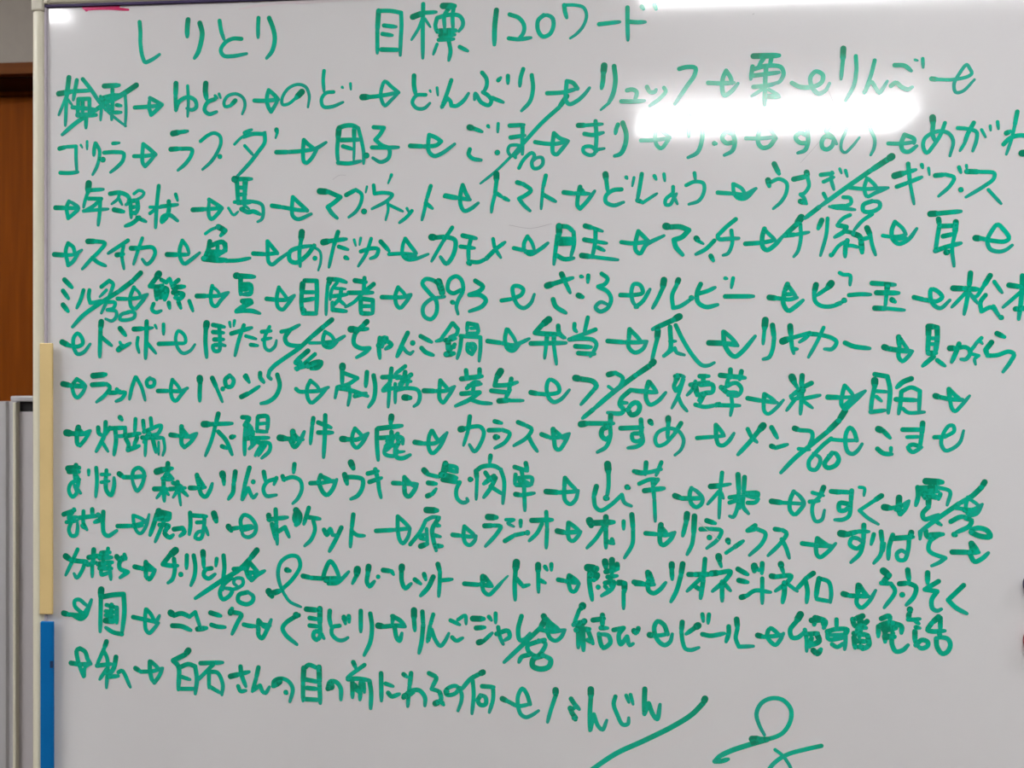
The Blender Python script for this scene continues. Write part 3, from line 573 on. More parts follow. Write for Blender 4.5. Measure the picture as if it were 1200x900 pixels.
kana 16:382 905 383 917;11:383 917 382 940 382 960;12:413 905 424 929;9:424 929 438 962;12:439 931 440 932;11:456 899 445 909 449 925 460 925 466 911 458 899;11:496 899 504 915;12:485 950 506 940;10:506 940 529 925;10:493 901 504 915;11:531 893 531 903 540 915;8:552 893 550 901 558 909;11:573 897 579 923 569 948 550 962 533 966
arrow 10:619 931 627 937 652 937;10:652 937 677 935 698 927;10:654 911 646 929 648 954 656 964 673 952 696 927;9:654 911 669 923 677 935
kanji 16:732 876 731 887;11:731 887 731 919;10:735 893 768 905| 747 919 719 927| 714 952;11:723 929 747 933 793 948;11:762 948 789 941;9:747 923 750 943 745 970;11:791 891 788 925;11:807 899 811 927 807 956 795 974;11:828 903 871 901;11:850 883 846 919;9:846 919 842 974;9:846 915 828 933;10:830 935 863 927;10:883 877 859 895;10:863 905 895 901;11:883 891 877 915 863 935;9:859 919 859 964;10:875 911 897 913;10:891 903 887 923;10:863 933 887 929 912 933 918 945 914 964 904 972;15:881 951 895 952;11:897 897 869 919
arrow 12:928 935 957 936;10:957 936 981 935 1001 925;11:967 911 965 929;10:967 911 981 927 989 937;10:965 929 965 953 973 963 985 949 999 929
kanji 12:1017 907 1066 901;11:1028 887 1030 905;11:1060 885 1060 903;10:1034 923 1064 919;10:1030 929 1048 915 1060 915;10:1046 923 1044 941;11:1017 942 1060 939| 1038 955 1003 971;10:1036 955 1062 963 1088 965;16:1110 889 1100 905;11:1100 905 1096 923| 1127 921 1149 915;11:1135 907 1129 933;11:1088 935 1129 939;11:1131 933 1122 951;13:1106 959 1131 957;9:1131 958 1163 958
arrow 12:1181 939 1199 942;10:1199 942 1223 943 1247 937 1243 919 1225 909 1218 925 1223 951 1235 961 1251 955 1271 933
kana 15:1285 905 1298 907;12:1298 907 1326 913 1334 923 1326 935;10:1326 935 1298 967;13:1362 897 1378 893;10:1378 893 1395 905 1388 925 1378 937;8:1362 925 1376 935
arrow 10:1413 933 1437 935 1445 934;10:1425 935 1449 937 1474 939;12:1455 915 1449 933;10:1449 933 1449 953 1458 967 1476 959 1494 939;10:1457 915 1466 927 1474 939
kanji 14:1521 901 1517 913;10:1517 913 1513 925 1517 935| 1529 921 1535 901;9:1515 901 1527 899 1537 903;9:1535 909 1523 945 1508 975;9:1523 949 1531 967 1543 982;11:1572 901 1593 901;11:1551 921 1593 915;9:1562 913 1554 933 1543 945;11:1580 903 1580 921;11:1574 921 1601 921 1601 937 1578 941;13:1562 925 1566 945;10:1566 945 1593 937;12:1582 943 1570 957;10:1580 947 1572 965;10:1562 967 1582 972 1609 968;11:1609 968 1617 964;12:1619 899 1675 905;11:1642 886 1642 905;11:1667 890 1663 909;12:1621 927 1636 939 1656 939;9:1623 929 1644 921;10:1636 921 1656 917 1667 931 1659 945 1636 945;10:1636 911 1632 925;10:1613 968 1663 969;9:1644 949 1646 968 1642 992
arrow 11:1681 952 1714 958;10:1714 958 1748 962;11:1719 943 1717 964;9:1717 964 1719 982 1727 988 1744 976 1762 956;9:1721 943 1735 952 1746 962
kanji 16:1781 903 1787 917;10:1787 917 1794 929;12:1804 900 1802 925;11:1825 917 1806 927 1779 947;10:1779 947 1783 954 1798 950;13:1806 933 1794 952;9:1787 956 1769 980;10:1804 937 1800 988;10:1802 954 1844 945;9:1806 958 1827 974
arrow 10:1861 948 1890 949;11:1861 950 1892 950;9:1892 950 1919 948 1945 935;10:1899 923 1894 943 1892 966 1900 976 1915 964 1945 935;9:1900 923 1911 935 1919 946;9:1896 970 1917 952
kanji 16:1966 911 1966 925;10:1966 925 1960 954 1957 983;11:1966 897 1994 902| 2000 931 1996 985;9:1964 935 1994 937;9:1970 948 1981 958;10:1957 983 1989 979;12:2047 907 2028 915 2015 927;10:2025 937 2023 962 2019 987;10:2027 935 2047 927 2066 935| 2064 981;11:2013 954 2059 956;9:2028 975 2040 984 2076 983
arrow 13:2100 946 2111 949;10:2111 949 2137 954 2160 954;11:2130 931 2132 954;9:2132 954 2136 973 2143 981 2156 969 2175 946;10:2132 933 2145 946 2156 956;9:2134 954 2160 956
arrow 17:48 1038 63 1040;12:63 1040 93 1040 108 1033;14:78 1025 74 1040;12:74 1040 76 1065 82 1069;10:82 1069 95 1054 108 1033;11:78 1029 91 1040
kanji 11:128 1025 130 1039 138 1044;11:147 1012 145 1039 136 1060 123 1083;9:138 1060 153 1083;10:158 1025 143 1046;12:183 1000 188 1006;11:158 1027 196 1025;10:196 1025 194 1043 175 1046;11:171 1029 173 1056 168 1091;10:222 1004 220 1035;12:198 1045 233 1039;11:198 1052 205 1068 201 1079;11:226 1049 218 1068;12:203 1079 231 1069;10:241 1008 243 1031;10:260 1002 263 1029;10:243 1035 286 1020 278 1039 256 1043;11:239 1049 290 1049;9:248 1051 246 1093;11:265 1051 273 1084;8:292 1051 295 1076 290 1092;7:280 1060 280 1090;12:256 1039 243 1060
arrow 12:310 1042 329 1044;10:329 1044 354 1046 375 1038;12:337 1022 337 1043;11:337 1043 337 1063 344 1072;10:344 1072 360 1059 375 1038;10:337 1026 350 1041 358 1049
kanji 16:392 1016 409 1016;11:409 1016 462 1014;12:428 991 422 1014;10:422 1014 411 1055 396 1092;11:428 1034 447 1055 462 1089;11:437 1069 449 1074;12:460 1047 468 1045;11:487 999 504 1001 498 1013| 510 1028 506 1040 496 1040;11:496 1017 493 1054 493 1089;11:487 999 502 1001 493 1018| 506 1030 498 1040;10:525 999 523 1034;11:527 997 548 997 550 1013 548 1030;9:525 1015 548 1013;10:525 1032 548 1034;11:498 1050 552 1048;10:527 1052 504 1075;10:527 1060 554 1062 554 1079 535 1097;10:535 1064 519 1091;9:544 1066 527 1091;10:514 1034 510 1063
arrow 16:579 1048 596 1050;11:596 1050 636 1052;14:611 1033 613 1058;11:606 1056 615 1070 627 1058 639 1033;10:611 1035 623 1048 633 1052
kanji 11:661 1001 658 1021;10:658 1021 654 1062;11:673 1011 704 1023;11:673 1035 708 1035;11:690 994 689 1041 686 1094
arrow 15:731 1050 745 1051;11:745 1051 768 1051 793 1037;10:762 1025 756 1041 756 1061 766 1071 778 1061 794 1036;10:764 1027 776 1039 783 1047
kanji 14:850 996 848 1012;12:818 1025 875 1018;11:815 1027 815 1057 818 1100;11:822 1047 875 1047 877 1061;11:850 1033 850 1061 838 1077;10:865 1037 838 1065 834 1085 859 1089 865 1077;10:836 1067 867 1061 863 1047;11:867 1057 859 1077 863 1093 877 1095 895 1087;10:854 1049 838 1055;8:865 1081 881 1079
arrow 12:906 1057 928 1060;10:928 1060 957 1058 981 1036;10:946 1030 940 1044 940 1073 948 1083 965 1068 983 1034;10:948 1030 957 1046 965 1056
kana 15:1015 1026 1026 1024;10:1026 1024 1042 1020 1062 1020 1070 1032 1064 1056 1048 1078 1036 1062;11:1037 996 1032 1032;9:1032 1032 1022 1064;11:1096 1007 1112 1011;11:1082 1028 1114 1027;10:1114 1027 1131 1035 1120 1056 1096 1070;14:1098 1044 1104 1044;11:1151 1009 1171 1017;10:1171 1017 1183 1025 1171 1045 1141 1064;10:1175 1041 1185 1061 1196 1077
arrow 11:1206 1037 1227 1045;10:1227 1045 1251 1043 1271 1035;12:1233 1025 1235 1047;10:1235 1047 1239 1069 1247 1073 1261 1055 1271 1035;10:1233 1025 1247 1037 1257 1047
kana 15:1298 1013 1314 1011;11:1314 1011 1374 1011;12:1367 993 1366 1019;10:1366 1019 1366 1042 1356 1066 1336 1078;12:1360 1019 1348 1025 1346 1039 1356 1048 1366 1040;11:1390 1022 1441 1020;11:1437 1002 1439 1034;10:1439 1034 1441 1054 1429 1064 1407 1068;10:1433 1034 1417 1036 1419 1050 1431 1052 1441 1044;10:1437 1004 1437 1040;13:1458 1006 1462 1012;13:1500 998 1500 1012;10:1500 1012 1498 1044;11:1529 1010 1513 1036;9:1513 1036 1492 1058 1476 1062 1470 1050 1476 1032 1500 1022 1523 1028 1535 1048 1529 1071 1515 1084
arrow 10:1566 1044 1605 1041;9:1605 1041 1628 1039;11:1609 1014 1609 1041;10:1609 1041 1615 1059 1625 1061 1638 1051 1650 1033;10:1611 1016 1621 1028 1628 1039
kana 16:1716 1015 1706 1027;11:1706 1027 1687 1051 1659 1082;10:1681 1023 1690 1041 1702 1053;11:1735 1019 1748 1043;12:1735 1062 1744 1066;10:1744 1066 1771 1058;13:1787 1021 1798 1025;10:1798 1025 1825 1029 1827 1042 1819 1060;9:1796 1068 1821 1070
count 14:1900 980 1886 1003;13:1886 1003 1860 1029;11:1860 1029 1825 1058 1787 1090 1756 1123;10:1869 1044 1852 1058 1833 1078 1819 1097 1821 1113 1833 1116 1842 1105 1844 1089 1829 1078;11:1871 1077 1854 1103 1861 1111 1879 1105 1886 1091 1877 1077 1863 1083
arrow 9:1869 1046 1896 1048 1926 1048;10:1926 1048 1920 1028 1911 1019 1903 1030 1901 1058 1907 1075 1917 1079 1928 1071 1938 1056
kana 15:1974 1022 1985 1026;11:1985 1026 2000 1042;11:1972 1067 1985 1077 2004 1079;9:2002 1065 2002 1075;11:2028 1023 2070 1023;12:2072 1008 2070 1034;10:2070 1034 2066 1063;9:2038 1040 2066 1039;10:2066 1061 2049 1057 2040 1063 2049 1074 2061 1069 2070 1063
arrow 10:2098 1040 2121 1039;9:2121 1039 2141 1026 2139 1014 2130 1014 2117 1033 2113 1055 2122 1070 2137 1066 2154 1051 2162 1025
kana 15:52 1125 80 1123;12:54 1133 80 1133;12:72 1117 69 1150;11:69 1137 78 1154 74 1175;10:80 1152 59 1162 54 1179 63 1194 74 1183 69 1167 84 1185;9:104 1129 104 1141;10:123 1123 125 1154 122 1193;10:149 1129 147 1162;9:136 1139 158 1139;9:136 1158 156 1155;11:147 1149 149 1178 160 1189 168 1166 168 1147
arrow 13:181 1137 192 1145;11:192 1145 213 1145 246 1142;10:213 1145 218 1128 231 1122 243 1134 239 1161 226 1178 218 1165 213 1147
kanji 16:275 1131 295 1125;12:295 1125 314 1123;12:303 1111 301 1136;11:305 1127 290 1152;10:303 1136 316 1148;12:269 1173 299 1172;11:292 1156 294 1202;9:290 1177 275 1195;9:297 1177 305 1187;11:307 1173 346 1170;11:327 1156 331 1185;8:331 1185 335 1212;9:329 1173 316 1193;10:337 1175 352 1189;11:290 1148 312 1150;11:316 1158 337 1166
arrow 12:358 1170 377 1170;11:377 1170 396 1168;12:375 1139 380 1164;11:380 1164 386 1185 396 1191 407 1176 413 1159;10:377 1143 394 1168
kana 16:438 1135 441 1147;11:441 1147 442 1161;12:470 1130 466 1159;11:466 1159 464 1180 453 1196;11:505 1120 496 1151;10:496 1151 486 1196;10:487 1196 502 1169| 508 1183 514 1192 523 1183;12:514 1154 515 1155;11:504 1122 496 1151 491 1171;11:540 1130 544 1152;10:571 1146 548 1154 539 1171 546 1187 571 1185;10:571 1144 565 1160;11:615 1111 613 1131;11:586 1140 590 1150;10:588 1148 611 1142 629 1150 633 1170 623 1193 611 1205
arrow 11:654 1156 681 1155;10:681 1155 716 1149;11:679 1137 673 1153;11:673 1153 685 1178 694 1184 706 1173 718 1147;11:679 1139 698 1147 708 1153
kana 15:752 1106 758 1120;13:737 1135 743 1157;11:739 1141 760 1141 780 1146 780 1165 768 1185 752 1193;11:793 1132 818 1126;11:797 1152 826 1142;11:811 1122 818 1148;10:818 1148 820 1168 825 1189
arrow 11:854 1154 877 1155;11:877 1155 912 1156;11:881 1140 881 1164;11:881 1164 883 1180 891 1186 904 1172 912 1156;10:881 1140 893 1152 904 1162
kanji 14:928 1123 938 1133;10:938 1133 965 1139;12:938 1153 957 1155;12:936 1184 948 1179;10:948 1179 957 1167;13:979 1109 975 1135;11:975 1119 1007 1127;14:979 1107 973 1133;10:981 1111 1005 1116 1007 1125;14:969 1133 1005 1141;12:973 1145 1009 1151;10:1013 1151 1005 1169 1007 1189 1020 1199 1032 1195 1030 1189;13:1038 1144 1041 1144;12:1052 1124 1054 1144;9:1054 1144 1052 1191;11:1052 1124 1066 1114 1094 1112 1110 1120;10:1110 1120 1118 1148 1115 1200;11:1086 1088 1084 1104;11:1074 1128 1086 1146;12:1094 1136 1070 1154;11:1098 1140 1086 1164 1070 1186;10:1086 1160 1114 1178;11:1143 1114 1171 1123;11:1169 1105 1173 1123;10:1145 1132 1143 1154;10:1159 1123 1167 1159;10:1151 1140 1183 1139 1183 1155;11:1147 1156 1179 1157;12:1145 1178 1159 1180;10:1159 1180 1189 1175;10:1165 1159 1167 1216;11:1155 1146 1175 1151
arrow 13:1217 1171 1247 1173;10:1247 1173 1290 1170;11:1261 1139 1259 1163;10:1259 1163 1261 1191 1273 1200 1285 1190 1292 1168;10:1263 1141 1275 1155 1287 1166
kanji 16:1360 1106 1362 1126;10:1362 1126 1362 1158 1358 1184;14:1356 1185 1360 1186;12:1334 1158 1328 1182;10:1328 1182 1332 1206 1344 1214 1366 1202 1393 1177| 1399 1195 1415 1203;13:1405 1159 1409 1161;12:1427 1124 1445 1127;10:1421 1122 1449 1125 1484 1117;11:1449 1102 1447 1129;10:1484 1101 1472 1131;10:1433 1151 1457 1141 1476 1141;10:1476 1141 1464 1157;12:1445 1167 1490 1161;10:1464 1145 1468 1189;9:1468 1189 1470 1238
arrow 13:1515 1178 1531 1184;11:1531 1184 1554 1184 1578 1183;10:1553 1160 1549 1174 1553 1196 1564 1204 1576 1196 1578 1183 1566 1168 1553 1160
kanji 13:1597 1156 1621 1154;9:1621 1154 1642 1150;10:1623 1124 1619 1160;9:1619 1160 1616 1229;9:1615 1168 1590 1197;9:1621 1171 1626 1183;12:1659 1128 1661 1167;10:1661 1167 1659 1199 1648 1226 1640 1224;11:1674 1134 1672 1171;10:1672 1171 1671 1202 1683 1218;10:1640 1181 1663 1177;10:1640 1193 1659 1187;11:1679 1171 1704 1171 1702 1179 1679 1177;10:1681 1193 1698 1192 1706 1184;10:1663 1191 1663 1206
arrow 13:1735 1189 1760 1192;9:1760 1192 1808 1194;10:1785 1166 1777 1186 1777 1209 1787 1219 1800 1207 1808 1193 1798 1176 1785 1166
kana 12:1852 1156 1844 1177;9:1844 1177 1829 1193 1827 1217 1835 1234 1848 1230 1854 1208;9:1827 1168 1852 1175;10:1821 1189 1842 1187;11:1869 1165 1890 1168;11:1869 1165 1915 1167;11:1915 1163 1913 1188;10:1913 1188 1909 1220 1896 1229 1877 1230;11:1911 1194 1888 1192 1888 1208 1900 1208 1909 1198;8:1932 1155 1943 1157 1942 1174;12:1981 1174 1964 1186;9:1964 1186 1932 1208| 1951 1225 1974 1239
arrow 15:1987 1200 2002 1202;10:2002 1202 2025 1197 2042 1185;14:2020 1178 2019 1203;12:2019 1203 2021 1216;10:2023 1216 2034 1203 2042 1185;10:2013 1205 2028 1207
kanji 15:2079 1140 2115 1142;12:2062 1156 2107 1154;9:2107 1154 2132 1163 2126 1194;11:2061 1154 2062 1175 2057 1195;14:2092 1146 2089 1171;13:2077 1171 2107 1177;13:2085 1179 2085 1198;10:2111 1169 2107 1181;11:2085 1198 2072 1214 2076 1226 2107 1216;10:2077 1165 2107 1163;9:2104 1233 2113 1239;11:2070 1164 2077 1179
count 13:2208 1141 2201 1153;12:2201 1153 2179 1174 2152 1190;11:2152 1190 2107 1223 2066 1255;9:2066 1255 2066 1268;11:2134 1231 2152 1221 2164 1219;11:2167 1223 2179 1228 2175 1240 2145 1256;12:2141 1260 2145 1262;12:2179 1255 2197 1263 2220 1264 2214 1251 2194 1245 2179 1250 2177 1255
arrow 9:2145 1200 2182 1203 2203 1191;9:2171 1176 2167 1197 2173 1215 2190 1213 2203 1191;8:2173 1178 2190 1190 2199 1199;11:2164 1205 2194 1207
kana 12:41 1237 69 1227;11:67 1225 54 1246 74 1243;10:48 1256 76 1252;10:61 1254 54 1275 61 1289 72 1287 76 1273 76 1258;11:80 1245 128 1239;10:91 1229 91 1258 100 1274;11:113 1224 113 1239;12:128 1237 136 1247 119 1255;12:89 1264 95 1270;11:141 1230 140 1261 143 1282 153 1288 175 1275
arrow 11:177 1264 213 1263;10:213 1263 239 1256 250 1248;9:216 1238 218 1256 226 1277 235 1281 248 1264 256 1235;9:218 1238 235 1244 250 1254;11:218 1263 239 1262
kanji 16:280 1227 278 1239;12:278 1227 307 1233| 305 1245 278 1247;14:286 1239 305 1241;12:275 1235 267 1260 258 1285;10:292 1253 282 1276 271 1301;11:282 1260 305 1262 299 1272;12:301 1266 295 1280 307 1290 316 1284
kana 12:318 1270 339 1267| 344 1276 333 1286;11:358 1230 359 1259 356 1282;11:360 1236 399 1238;10:375 1253 394 1252;10:394 1238 392 1265 384 1292 371 1290 377 1277 396 1273;9:396 1265 403 1283;15:417 1231 423 1250
arrow 14:453 1262 460 1272;11:456 1268 481 1264;10:481 1264 510 1259;10:485 1270 498 1268 519 1261;10:487 1270 483 1247 491 1234 504 1237 517 1251 521 1263 517 1278 502 1287 489 1282 486 1268
kana 13:552 1234 554 1246;11:552 1244 598 1238;11:569 1220 571 1258;10:571 1258 573 1303;11:560 1255 565 1275 569 1291;11:571 1275 592 1262| 602 1285;15:619 1221 627 1233 625 1248 619 1256;12:619 1225 615 1242 621 1254;11:650 1215 638 1254;11:646 1237 677 1241;10:661 1245 665 1266 656 1290 640 1306;11:687 1267 694 1279 702 1265 708 1279 714 1279;11:729 1261 716 1289 700 1318;11:758 1230 754 1264;10:754 1264 751 1307;10:756 1271 768 1279 785 1280
arrow 11:813 1268 859 1265;10:859 1265 895 1261;10:865 1233 865 1259 869 1287 877 1297 889 1283 895 1261;10:865 1233 879 1245 895 1261
kanji 15:934 1217 959 1218;10:895 1299 920 1267 932 1242| 948 1234 965 1234;11:963 1236 948 1262 950 1286 957 1313;11:957 1252 965 1254;10:950 1276 967 1280;12:955 1302 971 1302;9:934 1262 936 1299;9:916 1279 934 1274;13:920 1303 936 1297;11:920 1283 932 1287
arrow 11:996 1275 1017 1277;10:1017 1277 1038 1279 1052 1277;10:1024 1255 1022 1273 1026 1293 1036 1299 1048 1289 1052 1277;10:1024 1255 1036 1265 1048 1275
kana 15:1080 1232 1100 1233;12:1072 1253 1094 1252;10:1094 1252 1110 1254 1100 1272 1074 1301;8:1122 1238 1141 1238 1127 1246 1141 1254;10:1157 1240 1157 1254;11:1120 1288 1143 1274;10:1143 1274 1171 1268;13:1173 1268 1174 1268;12:1183 1239 1231 1237;10:1217 1219 1219 1259;10:1219 1259 1217 1303;10:1207 1247 1195 1269 1177 1287
arrow 13:1243 1263 1263 1267;11:1263 1267 1296 1264;11:1269 1244 1267 1266;10:1267 1266 1271 1282 1279 1286 1290 1276 1298 1264;10:1271 1244 1285 1254 1296 1264
kana 17:1318 1238 1322 1250;14:1322 1244 1374 1241;13:1356 1229 1356 1257;11:1356 1257 1356 1301;10:1350 1253 1334 1278 1312 1302;11:1356 1285 1374 1291;10:1370 1281 1374 1291;10:1397 1239 1397 1257;12:1416 1223 1419 1257;10:1419 1257 1417 1292 1399 1324
arrow 11:1448 1266 1476 1268;10:1476 1268 1496 1270 1515 1263;13:1483 1246 1480 1268;11:1480 1268 1482 1288 1488 1293 1504 1281 1515 1263;11:1484 1252 1498 1268
kana 14:1543 1220 1541 1239;11:1541 1239 1533 1271;13:1560 1225 1558 1267;10:1558 1267 1554 1291 1543 1314;12:1588 1235 1607 1241;11:1574 1255 1597 1254;10:1597 1254 1621 1258 1613 1278 1588 1299;13:1594 1274 1595 1275;13:1636 1280 1638 1286;9:1632 1309 1652 1295;11:1652 1295 1671 1281;11:1698 1245 1681 1257| 1702 1253;10:1702 1253 1721 1263 1714 1285 1685 1314;11:1743 1253 1760 1255;10:1760 1255 1769 1262 1756 1284 1727 1314;10:1758 1276 1768 1296 1775 1319
arrow 11:1804 1285 1837 1289;11:1837 1289 1871 1290;11:1838 1273 1835 1295;10:1835 1295 1837 1310 1844 1316 1861 1304 1879 1284;11:1838 1273 1852 1283 1863 1290
kana 16:1890 1261 1907 1263;12:1907 1262 1930 1256;10:1930 1256 1953 1256;11:1942 1241 1941 1278;10:1941 1278 1934 1305 1913 1327;10:1939 1286 1926 1295 1911 1286 1915 1272 1928 1272 1938 1280;10:1964 1262 1958 1285;11:1980 1256 1983 1281;10:1983 1281 1979 1308 1964 1328;9:1987 1283 1985 1300;11:2006 1263 1998 1289 1996 1318;12:2006 1271 2051 1267;13:2047 1257 2044 1269;10:2042 1273 2040 1296 2032 1319 2019 1319 2015 1306 2025 1298 2038 1306;9:2068 1255 2066 1272;11:2079 1253 2081 1264 2089 1270;12:2089 1262 2117 1260;10:2107 1262 2089 1276 2085 1295 2092 1303 2122 1314| 2109 1324 2092 1332
arrow 12:2137 1300 2175 1300;13:2179 1280 2182 1298;12:2175 1300 2195 1300;11:2175 1302 2186 1321 2201 1315 2216 1301;11:2182 1282 2194 1298
kanji 15:46 1339 59 1348;12:59 1348 84 1351 100 1351;10:95 1353 87 1374 74 1391 67 1381;10:76 1322 63 1350 46 1385;12:104 1341 132 1336;12:117 1322 115 1353;10:113 1353 113 1388;11:102 1359 123 1353;10:153 1319 151 1338;12:136 1330 158 1328;12:132 1342 162 1340;12:128 1357 164 1352;10:141 1328 141 1365;12:132 1367 162 1367;10:136 1369 136 1382 156 1377;10:156 1357 160 1394
kana 13:175 1338 183 1348;12:183 1346 198 1341;11:188 1340 181 1356 183 1367 203 1375| 183 1389;10:194 1333 198 1344
arrow 12:220 1362 239 1366;12:239 1366 271 1369;12:248 1351 248 1384;11:248 1384 256 1392 271 1371;11:248 1353 261 1363 271 1371
kana 17:322 1321 307 1334;12:307 1334 290 1355| 307 1358 327 1358;11:318 1342 320 1367 314 1391 303 1400;13:335 1379 336 1379;11:350 1333 349 1364;11:367 1333 371 1358 369 1382 360 1405;14:390 1324 391 1341;11:391 1341 392 1361;11:411 1363 396 1367 392 1380 403 1388 420 1377;10:424 1340 422 1357;11:441 1332 443 1361 441 1381 439 1414
count 14:523 1318 506 1339;12:506 1339 481 1364 434 1394 371 1436;11:460 1385 441 1402 432 1422 439 1437 456 1428 462 1414 443 1410;9:460 1414 477 1409 489 1399 487 1387 470 1387 466 1397 477 1407;11:500 1419 479 1426 477 1440 498 1448 512 1441 514 1429 502 1419
arrow 11:466 1364 493 1362;10:493 1362 502 1376 510 1384;11:504 1349 498 1366 502 1382 510 1390;11:510 1390 523 1378 542 1367;11:506 1349 527 1372;11:498 1372 523 1372
loop 16:552 1416 560 1428;14:556 1422 581 1414;10:581 1414 611 1385 629 1354 623 1333 606 1330 583 1344 575 1369 579 1397 590 1422;8:590 1422 604 1440 631 1452;13:596 1364 604 1366
arrow 12:636 1378 656 1382;11:656 1382 685 1383 727 1381;11:685 1381 690 1363 702 1342 712 1352 725 1381;14:692 1387 719 1387;10:698 1395 719 1393 735 1379 747 1366
kana 17:768 1360 766 1374;10:766 1374 756 1394;14:795 1353 793 1370;11:793 1370 791 1390 797 1400 809 1388;11:818 1377 818 1378;12:830 1361 850 1363;10:850 1363 855 1371;15:875 1352 874 1364;11:874 1364 875 1388 883 1403 897 1392;11:906 1382 920 1392;11:928 1369 932 1382;12:950 1375 938 1400 920 1420;12:961 1345 966 1363;10:966 1363 965 1395 963 1421;10:969 1383 995 1380
arrow 11:1024 1390 1062 1392;11:1062 1391 1090 1395;14:1068 1373 1068 1389;10:1066 1389 1070 1407 1082 1415 1098 1401 1114 1383;6:1114 1383 1127 1370;11:1072 1373 1090 1395
kana 17:1147 1338 1145 1356;11:1145 1356 1143 1390 1144 1426;11:1147 1376 1163 1394;10:1163 1394 1177 1390;14:1198 1343 1198 1361;10:1198 1361 1199 1407;10:1203 1379 1215 1385;10:1214 1347 1219 1355;10:1229 1341 1229 1355
arrow 11:1245 1377 1263 1380;11:1263 1380 1292 1384;13:1271 1368 1269 1384;10:1269 1384 1275 1402 1283 1404 1294 1386;11:1273 1368 1287 1378 1294 1386
kanji 18:1314 1348 1334 1350;14:1334 1350 1320 1363;12:1318 1361 1318 1383 1324 1423;14:1322 1363 1336 1365 1328 1377;15:1354 1333 1356 1347;14:1370 1329 1370 1359;12:1356 1357 1384 1350;11:1360 1369 1382 1366;12:1382 1339 1384 1350;12:1338 1393 1338 1395;11:1354 1383 1374 1380 1370 1396 1346 1413;12:1366 1375 1370 1394;10:1354 1391 1362 1399;14:1386 1382 1399 1382;14:1399 1384 1399 1402;10:1397 1402 1397 1442
arrow 12:1421 1380 1445 1383;11:1425 1384 1468 1385;13:1453 1357 1455 1375;11:1453 1379 1455 1399 1466 1405 1480 1397 1494 1380;11:1457 1359 1466 1383
kana 14:1508 1337 1508 1351;11:1508 1351 1509 1372;13:1533 1336 1529 1362;11:1529 1362 1519 1398 1506 1424;12:1547 1360 1562 1360;12:1562 1360 1597 1359;11:1584 1324 1580 1373;11:1580 1373 1574 1415;10:1576 1367 1543 1399;11:1564 1389 1576 1397;15:1615 1317 1617 1329;10:1617 1329 1621 1341;14:1599 1357 1617 1355;11:1617 1355 1642 1352 1632 1370 1601 1398;11:1623 1376 1623 1420;10:1628 1380 1642 1396;12:1659 1346 1681 1358;12:1661 1372 1681 1376;13:1667 1411 1679 1407;10:1679 1407 1698 1395 1733 1398;10:1714 1367 1714 1391 1714 1424;15:1696 1338 1696 1350;12:1696 1340 1706 1348;11:1714 1332 1713 1355;14:1756 1333 1758 1341;10:1758 1341 1762 1353;13:1735 1361 1748 1363;11:1748 1362 1779 1360 1771 1374 1744 1395;12:1764 1376 1764 1398 1760 1421;9:1771 1378 1793 1395;12:1829 1353 1814 1364;11:1814 1364 1791 1391;11:1812 1373 1816 1393 1814 1420;12:1842 1365 1838 1385 1835 1408;10:1844 1365 1863 1372 1869 1396 1867 1419;10:1837 1412 1867 1417
arrow 13:1896 1399 1911 1403;11:1911 1403 1953 1404;13:1930 1379 1928 1401;10:1928 1401 1926 1420 1936 1430 1953 1416 1968 1390;11:1932 1379 1941 1393 1951 1404
kana 16:1985 1345 1998 1355;13:1998 1355 1983 1372;11:1981 1373 2002 1374;10:2002 1374 2011 1391 1987 1429;12:2039 1342 2042 1366;12:2021 1374 2040 1372;11:2040 1372 2057 1381 2053 1402 2036 1422;13:2027 1399 2028 1400;12:2083 1348 2083 1371;11:2107 1367 2077 1386| 2104 1390| 2092 1409 2094 1429 2104 1434 2113 1430;11:2162 1375 2128 1409| 2145 1426 2169 1439
arrow 14:41 1478 54 1481;11:54 1481 89 1480 104 1461;10:89 1478 69 1460 69 1447 80 1444 95 1455 104 1461;11:63 1481 84 1491 97 1482 104 1463 111 1444
kanji 16:136 1419 134 1436;11:135 1436 134 1479 133 1521;12:141 1436 166 1431 192 1429| 194 1470 188 1524;11:188 1526 166 1522 147 1511;10:149 1456 175 1462;10:147 1471 175 1474;12:162 1456 160 1495;14:147 1494 171 1495;11:175 1462 175 1499;10:147 1481 171 1485
arrow 11:216 1484 248 1490;10:248 1490 273 1493 282 1479;10:248 1465 246 1485 248 1514 256 1522 269 1510 280 1497;10:250 1465 261 1477 271 1497
kana 16:310 1472 318 1478;12:318 1478 337 1473 358 1481;12:314 1503 337 1504 360 1513;10:356 1481 371 1469| 384 1508;13:377 1510 399 1507;12:409 1470 434 1477;11:411 1499 426 1503 445 1504;14:458 1469 462 1459;11:462 1467 485 1473 477 1489 462 1520
kana 11:491 1497 512 1502
arrow 10:529 1494 556 1498;10:491 1497 523 1501;11:527 1486 525 1509;11:527 1505 527 1521 535 1529 548 1508 558 1484;11:529 1488 540 1500 550 1504
kana 16:619 1472 625 1472;11:619 1474 594 1491 586 1504 594 1520 621 1542;13:644 1457 673 1459;13:677 1455 677 1494;11:652 1478 673 1481;11:652 1496 675 1498;11:677 1494 677 1522 669 1530 661 1522 665 1510 677 1512 687 1526;11:701 1460 700 1477 704 1497;10:725 1495 708 1499 706 1515 721 1529 735 1529 745 1523;11:735 1474 739 1490;11:747 1472 748 1486;11:735 1478 747 1478;11:776 1459 776 1508;11:799 1465 803 1495 799 1532 784 1564
arrow 15:818 1493 832 1495;11:832 1495 863 1492 883 1494;11:854 1470 852 1486;11:852 1470 871 1480 883 1494;11:857 1494 863 1522 869 1528 875 1510
